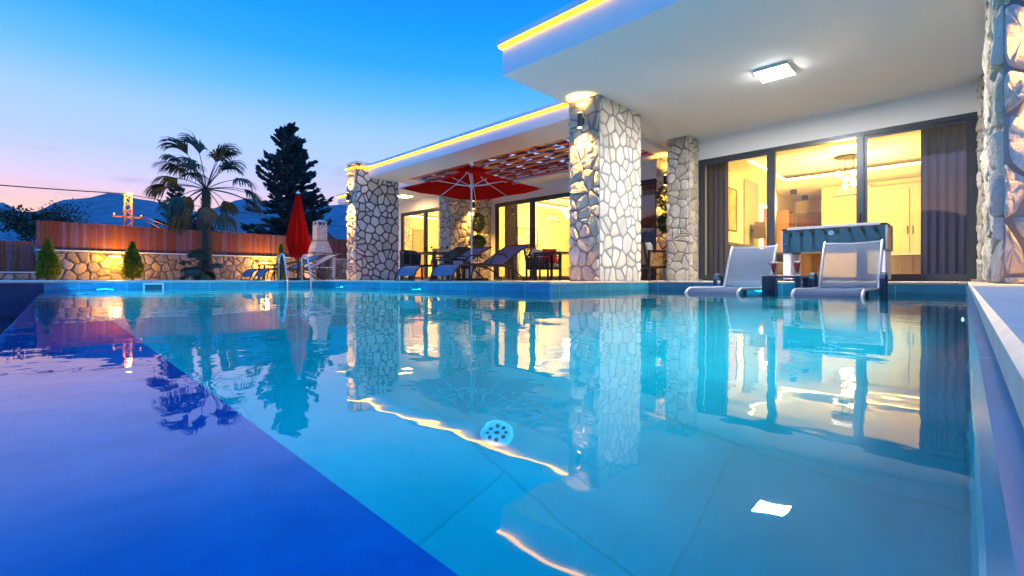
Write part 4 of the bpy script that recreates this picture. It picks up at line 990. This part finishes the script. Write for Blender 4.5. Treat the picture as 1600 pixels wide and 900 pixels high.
# arch front (polygon with arch)
b = MB(); pts_o = [(-wd + .12, .72), (-wd + .12, .95), (wd - .12, .95), (wd - .12, .72)]
ar = [((wd - .12) * math.cos(R(q_)), .72 + .2 * math.sin(R(q_))) for q_ in range(0, 181, 15)]
vs = []; fs = []
for i in range(len(ar)): vs += [(.36, ar[i][0], ar[i][1]), (.36, ar[i][0], .95), (.26, ar[i][0], ar[i][1]), (.26, ar[i][0], .95)]
for i in range(len(ar) - 1): k_ = i * 4; fs += [(k_, k_ + 1, k_ + 5, k_ + 4), (k_ + 2, k_ + 3, k_ + 7, k_ + 6), (k_, k_ + 2, k_ + 6, k_ + 4)]
b.add(vs, fs); b.build('arch', m_mosaic, bq)
b = MB(); b.box(-.38, .39, -wd - .03, wd + .03, .951, .985, bev=.004); b.build('mantel', m_gmortar, bq)
def frus(mb, z0, z1, a0, b0, a1, b1): mb.add([(-a0, -b0, z0), (a0, -b0, z0), (a0, b0, z0), (-a0, b0, z0), (-a1, -b1, z1), (a1, -b1, z1), (a1, b1, z1), (-a1, b1, z1)], [(0, 3, 2, 1), (4, 5, 6, 7), (0, 1, 5, 4), (1, 2, 6, 5), (2, 3, 7, 6), (3, 0, 4, 7)])
b = MB(); frus(b, .986, 1.42, .32, .34, .21, .21); b.build('hood', m_mosaic, bq)
b = MB(); b.box(-.22, .22, -.22, .22, 1.421, 1.445); b.build('band', m_gmortar, bq)
b = MB(); b.box(-.19, .19, -.19, .19, 1.446, 2.0); b.build('chimney', m_mosaic, bq)
b = MB()
for i in (-1, 1):
    for j in (-1, 1): b.box(i * .15 - .03, i * .15 + .03, j * .15 - .03, j * .15 + .03, 2.001, 2.12)
frus(b, 2.121, 2.20, .22, .22, .03, .03); b.build('chimney_cap', m_cap, bq)
# garden lamps
def gardenlamp(y, z, label, e):
    t_ = thing('wall_floodlight', label, 'lamp', (XF + .03, y, z), 0, 'amber lamps on the garden wall'); e *= 1.0
    a_ = MB(); a_.box(0, .14, -.17, .17, 0, .025, bev=.006); a_.build('housing', m_darkmetal, t_)
    a_ = MB(); a_.box(.01, .12, -.13, .13, -.04, -.001, bev=.008); a_.build('lens', m_flood, t_)
    light('POINT', 'lamp_light', (.34, 0, -.04), e, (1, .55, .06), t_, shadow_soft_size=.06); return t_
gardenlamp(1.84, .70, 'glowing amber lamp on the garden wall beside the lit shrub', 55)
gardenlamp(5.9, .62, 'glowing amber lamp on the garden wall behind the loungers', 55)

# ------------------------------------------------------------------ plants
def leafblob(mb, fn, n, size, rnd, up=.3):
    for _ in range(n):
        p, nrm = fn(rnd); p = Vector(p); nrm = Vector(nrm).normalized()
        d_ = (nrm + Vector((rnd.gauss(0, .5), rnd.gauss(0, .5), rnd.gauss(0, .4) + up))).normalized()
        s1 = size * rnd.uniform(.6, 1.4); sd = d_.cross(Vector((rnd.gauss(0, 1), rnd.gauss(0, 1), rnd.gauss(0, 1)))).normalized() * s1 * .28
        mb.add([p - sd, p + sd, p + d_ * s1 + sd * .4, p + d_ * s1 - sd * .4], [(0, 1, 2, 3)])
def thuja(loc, h, r_, label, seed, mat=m_thuja):
    rnd = random.Random(seed); t_ = thing('cypress_shrub', label, 'shrub', loc, 0, 'small conical shrubs along the garden wall')
    a_ = MB(); a_.tube([(0, 0, 0), (0, 0, h * .5)], [.03, .015]); a_.build('stem', m_bark, t_)
    def fn(rn):
        u = rn.random() ** .8; an = rn.uniform(0, 6.283); prof = math.sin(math.pi * min(1, .12 + u * .88) ** .75) ** .7 * (1 - u * .45) ; q_ = r_ * prof * (rn.random() ** .35) * (1 + .15 * math.sin(an * 3 + u * 9))
        return (q_ * math.cos(an), q_ * math.sin(an), .03 + u * h * .96), (math.cos(an), math.sin(an), .9)
    a_ = MB(); leafblob(a_, fn, 2600, .06, rnd, .9); a_.build('foliage', mat, t_); return t_
thuja((-16.95, .42, 0), 1.02, .25, 'green conical shrub at the left end of the wall', 1)
thuja((-16.95, 2.12, 0), 1.05, .26, 'conical shrub lit amber by the garden wall lamp', 2)
thuja((-17.0, 6.15, 0), 1.2, .17, 'slim conical shrub beside the second garden lamp', 3)
def topiary(loc, parts, label, seed, pot=m_pot, ph=.3):
    rnd = random.Random(seed); t_ = thing('topiary', label, 'potted plant', loc, 0, 'potted ball topiaries')
    a_ = MB(); a_.lathe([(.13, 0), (.17, ph), (.18, ph), (.18, ph - .02), (.15, ph - .03), (0, ph - .03)], 20); a_.build('pot', pot, t_, smooth=True)
    a_ = MB(); a_.tube([(0, 0, ph - .03), (.01, 0, parts[-1][0])], .014); a_.build('stem', m_bark, t_)
    for z_, rx, rz_ in parts:
        def fn(rn, z_=z_, rx=rx, rz_=rz_):
            d_ = Vector((rn.gauss(0, 1), rn.gauss(0, 1), rn.gauss(0, 1))).normalized(); k_ = rn.random() ** .25
            return (d_.x * rx * k_, d_.y * rx * k_, z_ + d_.z * rz_ * k_), d_
        a_ = MB(); leafblob(a_, fn, 1500, .045, rnd, .2); a_.build('leaf_ball', m_boxw, t_)
    return t_
topiary((-10.55, 9.45, 0), [(1.15, .24, .19), (1.72, .21, .28)], 'potted topiary with two leaf balls before the lit stone pier', 5, m_pot, .32)
topiary((-4.66, 9.72, 0), [(1.25, .22, .22), (1.80, .23, .28)], 'potted topiary with two leaf balls left of the slim pillar', 6, m_potw, .4)
pw = thing('planter', 'white planter between the parasol loungers and the window', 'planter', (-9.6, 8.3, 0))
a = MB(); a.lathe([(.14, 0), (.19, .30), (.18, .30), (.15, .27), (0, .27)], 20); a.build('pot', m_potw, pw, smooth=True)
a = MB(); rnd = random.Random(9)
leafblob(a, lambda rn: ((rn.uniform(-.1, .1), rn.uniform(-.1, .1), .27), (rn.gauss(0, .5), rn.gauss(0, .5), 1)), 160, .14, rnd, .6); a.build('leaves', m_boxw, pw)
def frond(mb, base, az, elev, plen, flen, rnd, wind=(-.3, -.2, 0), n=26, droop=.6, spread=1.25):
    """fan frond of a Washingtonia palm"""
    base = Vector(base); d_ = Vector((math.cos(az) * math.cos(elev), math.sin(az) * math.cos(elev), math.sin(elev)))
    pts = [base]; p = base.copy(); dd = d_.copy(); n = 34
    for i in range(6):
        dd = (dd + Vector((0, 0, -.06 * droop)) + Vector(wind) * .03).normalized(); p = p + dd * plen / 6; pts.append(p.copy())
    mb.tube(pts, [.016 - .0012 * i for i in range(7)], 5)
    side = dd.cross(Vector((0, 0, 1))).normalized(); upv = side.cross(dd).normalized()
    for i in range(n):
        a_ = (i / (n - 1) * 2 - 1) * spread; ld = (dd * math.cos(a_) + side * math.sin(a_) + upv * rnd.uniform(-.08, .15)).normalized(); ln = flen * (.66 + .34 * math.cos(a_ * .8)) * rnd.uniform(.85, 1.08)
        q_ = p.copy(); cur = ld.copy(); wdt = .028; prev = None; segs = 7
        for s_ in range(segs + 1):
            u = s_ / segs; ww = wdt * (1 - u) ** .6 * (1 if u < .5 else 1) + .0015; sd = cur.cross(upv).normalized() * ww
            a2, b2 = q_ - sd, q_ + sd
            if prev: mb.add([prev[0], prev[1], b2, a2], [(0, 1, 2, 3)])
            prev = (a2, b2); cur = (cur + Vector((0, 0, -.30 * u * droop * 1.6)) + Vector(wind) * .12 * u).normalized(); q_ = q_ + cur * ln / segs
def fanpalm(loc, H, label, seed, nfr, flen, plen, tr, fronds=None):
    rnd = random.Random(seed); t_ = thing('palm_tree', label, 'palm tree', loc)
    a_ = MB(); a_.tube([(0.02 * math.sin(z_ * 3), 0, z_ * H) for z_ in [i / 14 for i in range(15)]], [tr * (1.35 - .55 * (i / 14) + .1 * (i % 2)) for i in range(15)], 12)
    for i in range(150):
        z_ = rnd.uniform(.02, .98) * H; an = rnd.uniform(0, 6.28); rr = tr * (1.3 - .5 * z_ / H); c_, s_ = math.cos(an), math.sin(an)
        a_.add([(c_ * rr - s_ * .04, s_ * rr + c_ * .04, z_), (c_ * rr + s_ * .04, s_ * rr - c_ * .04, z_), (c_ * (rr + .07), s_ * (rr + .07), z_ + .12)], [(0, 1, 2)])
    a_.build('trunk', m_bark, t_, smooth=False)
    a_ = MB()
    for (az, el) in [(a0 + rnd.uniform(-16, 16) * q0, e0 + rnd.uniform(-14, 10) * q0) for q0 in (0, 1) for a0, e0 in (fronds or [])[::1 + q0]]: frond(a_, (0, 0, H), R(az), R(el), plen * rnd.uniform(.85, 1.15), flen * rnd.uniform(.85, 1.1), rnd, droop=1.35, spread=rnd.uniform(.6, 1.15))
    for i in range(0 if fronds else nfr):
        az = i * 2.399 + rnd.uniform(-.3, .3); el = R(75 - 105 * (i / nfr) ** .9)
        frond(a_, (0, 0, H), az, el, plen * rnd.uniform(.85, 1.15), flen * rnd.uniform(.85, 1.1), rnd, droop=1.0 + .5 * (i / nfr))
    a_.build('crown', m_palm, t_)
    a_ = MB()
    for i in range(3): frond(a_, (0, 0, H - .06), i * 2.1, R(-55 - rnd.uniform(0, 20)), plen * .5, flen * .7, rnd, wind=(0, .2, 0), droop=2.0)
    a_.build('dead_leaves', m_palmdry, t_); return t_
fanpalm((-15.7, 3.62, 0), 2.6, 'tall windblown fan palm with a shaggy trunk before the fence', 21, 14, .74, 1.0, .12, [(223, 52), (214, 36), (232, 20), (245, 62), (205, 66), (190, 10), (45, 16), (38, 30), (62, 2), (223, 84), (44, 74), (300, 66), (120, 58), (85, 70), (-46, -5), (134, 5), (210, -25), (20, -30), (330, 40)])
fanpalm((-15.3, 3.35, 0), .30, 'knee high young fan palm at the foot of the tall palm', 22, 9, .36, .30, .09)
def spruce(loc, H, Rr, label, seed, nb=95, name='spruce_tree', dens=1.0):
    rnd = random.Random(seed); t_ = thing(name, label, 'tree', loc)
    a_ = MB(); a_.tube([(0, 0, 0), (0, 0, H * .6), (0.05, 0, H * .98)], [H * .022, H * .012, H * .002]); a_.build('trunk', m_bark, t_)
    a_ = MB()
    for i in range(nb):
        u = (i + rnd.random()) / nb; z_ = H * (.05 + .93 * u); az = rnd.uniform(0, 6.283); ln = Rr * (1 - u) ** .68 * rnd.uniform(.45, 1.25) + .02 * H
        el0 = R(-12 + 50 * u + rnd.uniform(-8, 8)); p = Vector((0, 0, z_)); d_ = Vector((math.cos(az) * math.cos(el0), math.sin(az) * math.cos(el0), math.sin(el0))); steps = 7; pts = [p.copy()]
        for s_ in range(steps):
            d_ = (d_ + Vector((0, 0, .10 * (s_ - 2) * .6 + rnd.uniform(-.10, .12)))).normalized(); p = p + d_ * ln / steps; pts.append(p.copy())
        a_.tube(pts, [.012 * H / 10 * (1 - .8 * k_ / steps) + .004 for k_ in range(steps + 1)], 4)
        for k_ in range(int(70 * dens * (ln / Rr) + 12)):
            v = rnd.random() ** .75; s_ = min(steps - 1, int(v * steps)); b0 = pts[s_].lerp(pts[s_ + 1], v * steps - s_); w2 = ln * .26 * (1 - v * .65)
            sd = d_.cross(Vector((0, 0, 1))).normalized(); q_ = b0 + sd * rnd.uniform(-w2, w2) + Vector((0, 0, rnd.uniform(-.10, .04) * H * .08))
            dr_ = (d_ + sd * rnd.uniform(-.9, .9) + Vector((0, 0, rnd.uniform(-.6, .35)))).normalized(); l_ = H * .034 * rnd.uniform(.5, 1.3); sw = dr_.cross(Vector((rnd.gauss(0, 1), rnd.gauss(0, 1), 1))).normalized() * l_ * .24
            a_.add([q_ - sw * .6, q_ + sw * .6, q_ + dr_ * l_ * .6 + sw, q_ + dr_ * l_, q_ + dr_ * l_ * .6 - sw], [(0, 1, 2, 3, 4)])
    a_.build('crown', m_folspruce, t_); return t_
spruce((-46.8, 17.6, -.03), 14.7, 4.5, 'tall dark spruce towering behind the fence and closed umbrella', 31, 190, dens=2.0)
spruce((-60.5, 11.2, -.03), 10.2, 3.3, 'smaller dark spruce half hidden behind the tall palm', 32, 110, dens=1.5)
def bushtree(loc, H, Rr, label, seed, n=900, leaf=.25, bare=True, name='bare_tree'):
    rnd = random.Random(seed); t_ = thing(name, label, 'tree', loc)
    a_ = MB(); tips = []
    def br(p, d_, ln, r_, dep):
        pts = [p.copy()]; q_ = p.copy(); dd = d_.copy()
        for i in range(4): dd = (dd + Vector((rnd.gauss(0, .12), rnd.gauss(0, .12), .05))).normalized(); q_ = q_ + dd * ln / 4; pts.append(q_.copy())
        a_.tube(pts, [r_ * (1 - .13 * i) for i in range(5)], 5 if dep else 8)
        if dep >= 4: tips.append(q_); return
        for i in range(3): br(q_ if i else pts[3], (dd + Vector((rnd.gauss(0, .55), rnd.gauss(0, .55), rnd.uniform(0, .3)))).normalized(), ln * .72, r_ * .55, dep + 1)
    br(Vector((0, 0, 0)), Vector((0, 0, 1)), H * .33, H * .02, 0)
    a_.build('trunk', m_bark, t_)
    a_ = MB()
    for _ in range(n):
        q_ = rnd.choice(tips) + Vector((rnd.gauss(0, 1), rnd.gauss(0, 1), rnd.gauss(0, .8))) * Rr * .16; d_ = Vector((rnd.gauss(0, 1), rnd.gauss(0, 1), rnd.gauss(0, 1))).normalized(); s_ = d_.orthogonal().normalized() * leaf * .4
        a_.add([q_ - s_, q_ + s_, q_ + d_ * leaf], [(0, 1, 2)])
    a_.build('crown', m_foll, t_); return t_
bushtree((-76, 2.9, -.03), 9.2, 3.0, 'thin leaved tree behind the fence left of the lattice mast', 41, 1500, .22, name='broadleaf_tree')
bushtree((-66, 14.5, -.03), 7.4, 3.0, 'small tree behind the fence between the palm and the tall spruce', 42, 1500, .28, name='broadleaf_tree')
bushtree((-42, .4, -.03), 4.6, 2.2, 'bushy tree above the lower fence at the left', 43, 1800, .22, name='broadleaf_tree')
# tree line behind the fence
tl = MB(); rnd = random.Random(77)
for i in range(60):
    az = R(-8 + i * .75); D_ = rnd.uniform(85, 150); cx, cy_ = -D_ * math.cos(az), D_ * math.sin(az); hh = rnd.uniform(2.5, 6.5); rr = rnd.uniform(2, 4)
    for _ in range(120):
        d_ = Vector((rnd.gauss(0, 1), rnd.gauss(0, 1), abs(rnd.gauss(0, 1)))).normalized(); p = Vector((cx + d_.x * rr, cy_ + d_.y * rr, d_.z * hh)); e_ = Vector((rnd.gauss(0, 1), rnd.gauss(0, 1), rnd.gauss(0, 1))).normalized() * .7; f_ = e_.orthogonal().normalized() * .5
        tl.add([p - f_, p + f_, p + e_], [(0, 1, 2)])
tag(tl.build('woods', m_foll), 'low dark tree belt at the foot of the hills', 'woods', kind='stuff')
# lattice mast with street lamp
mast = thing('lattice_mast', 'orange lit lattice power mast with a glowing lamp behind the fence', 'mast', (-51.2, 6.1, 0))
a = MB(); Hm = 7.3; w0, w1 = .34, .22
def cn(z_, i, j): k_ = w0 + (w1 - w0) * z_ / Hm; return Vector((i * k_, j * k_, z_))
for i in (-1, 1):
    for j in (-1, 1): a.tube([cn(0, i, j), cn(Hm, i, j)], .045, 5)
nzz = 12
for k_ in range(nzz):
    z0, z1 = Hm * k_ / nzz, Hm * (k_ + 1) / nzz
    for (p, q_) in (((-1, -1), (1, -1)), ((1, -1), (1, 1)), ((1, 1), (-1, 1)), ((-1, 1), (-1, -1))):
        a.tube([cn(z0, *p), cn(z1, *q_)] if k_ % 2 else [cn(z0, *q_), cn(z1, *p)], .03, 4)
a.build('lattice_frame', m_pylon, mast)
a = MB(); a.box(-.06, .06, -1.0, 1.0, 5.2, 5.32); a.build('crossarm', m_pylon, mast)
for y_ in (-.9, .9): a = MB(); a.lathe([(.03, 0), (.09, .05), (.05, .1), (.09, .15), (.03, .22)], 10, (0, y_, 5.32)); a.build('insulator', m_potw, mast)
a = MB(); a.tube([(.2, 0, Hm - .3), (.7, 0, Hm - .1)], .04); ar_ = a.build('lamp_arm', m_pylon, mast)
a = MB(); a.box(.6, 1.0, -.18, .18, Hm - .22, Hm - .08, bev=.04); a.build('lamp_head', m_flood, ar_)
light('POINT', 'lamp_light', (.9, 0, Hm - .5), 500, (1, .34, .03), mast, shadow_soft_size=.15)
def wire(p0, p1, sag, r_, label):
    p0, p1 = Vector(p0), Vector(p1); pts = [p0.lerp(p1, i / 24) - Vector((0, 0, sag * 4 * (i / 24) * (1 - i / 24))) for i in range(25)]
    a_ = MB(); a_.tube(pts, r_, 5); return tag(a_.build('power_cable', m_black), label, 'cable', 'overhead cables')
wire((-51.2, 6, 7.25), (-48, -25, 7.0), .5, .045, 'thick cable running left from the lattice mast')
wire((-51.2, 6, 7.2), (-95, 70, 12), 1.0, .03, 'cable running right from the mast behind the palm crown')
wire((-51.2, 6.9, 5.5), (-36, 15, .9), .3, .02, 'upper slack cable sloping down right from the mast')
wire((-51.2, 6.9, 5.4), (-36, 13, .5), .6, .02, 'lower slack cable sloping down right from the mast')
# distant house roof
hs = thing('distant_house', 'small distant house with a pale gabled roof beyond the fence by the grill', 'house', (-78, 33, 0))
a = MB(); a.box(-3, 3, -3, 3, 0, 6.2); a.build('wall', m_cap, hs)
a = MB(); a.add([(-3.3, -3.3, 6.2), (3.3, -3.3, 6.2), (3.3, 3.3, 6.2), (-3.3, 3.3, 6.2), (-3.3, 0, 8.4), (3.3, 0, 8.4)], [(0, 1, 5, 4), (2, 3, 4, 5), (0, 4, 3), (1, 2, 5)]); a.build('roof', m_tableblue, hs, solid=.1)
# hills all round
prof = [(-60, 5.5), (-30, 7), (-10, 7.6), (-1.4, 6.3), (.4, 5.2), (2.4, 6.1), (6.3, 6.9), (8.2, 7.0), (11, 6.9), (18, 7.4), (24, 8.2), (27, 8.4), (34, 8), (45, 7.5), (70, 7), (100, 6), (180, 5), (240, 6), (300, 5.5)]
def hp(az):
    for (a0, h0), (a1, h1) in zip(prof[:-1], prof[1:]):
        if a0 <= az <= a1:
            u = (az - a0) / (a1 - a0); u = u * u * (3 - 2 * u); return h0 + (h1 - h0) * u
    return prof[0][1]
hm = MB(); rows = []
azs = [-60 + i * .6 for i in range(601)]
for r_, k_ in ((260, -.02), (380, .18), (520, .36), (680, .55), (840, .74), (980, .90), (1100, 1.0), (1300, .8)):
    row = []
    for az in azs:
        hgt = math.tan(R(hp(az))) * 1100; c_, s_ = math.cos(R(az)), math.sin(R(az)); p = Vector((-c_ * r_, s_ * r_, 0)); nse = mnoise.fractal(p * .006, 1.0, 2.0, 5) * 26 * min(1, max(0, k_) * 1.2)
        if k_ == 1.0: nse *= .25
        row.append((p.x, p.y, hgt * k_ + nse - (3 if k_ < 0 else 0)))
    rows.append(row)
hm.sheet(rows)
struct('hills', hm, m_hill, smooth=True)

# air between here and the hills
hz = MB(); hz.box(-1450, 1450, -1450, 1450, -4, 330)
hm_ = bpy.data.materials.new('evening_haze'); hm_.use_nodes = True; t = hm_.node_tree; t.nodes.clear()
o = t.nodes.new('ShaderNodeOutputMaterial'); pv = t.nodes.new('ShaderNodeVolumePrincipled'); pv.inputs['Density'].default_value = .00018; pv.inputs['Color'].default_value = (.45, .72, 1, 1); pv.inputs['Anisotropy'].default_value = 0
t.links.new(pv.outputs[0], o.inputs['Volume'])
tag(hz.build('haze', hm_), 'thin blue evening air over the hills', 'haze', kind='stuff')
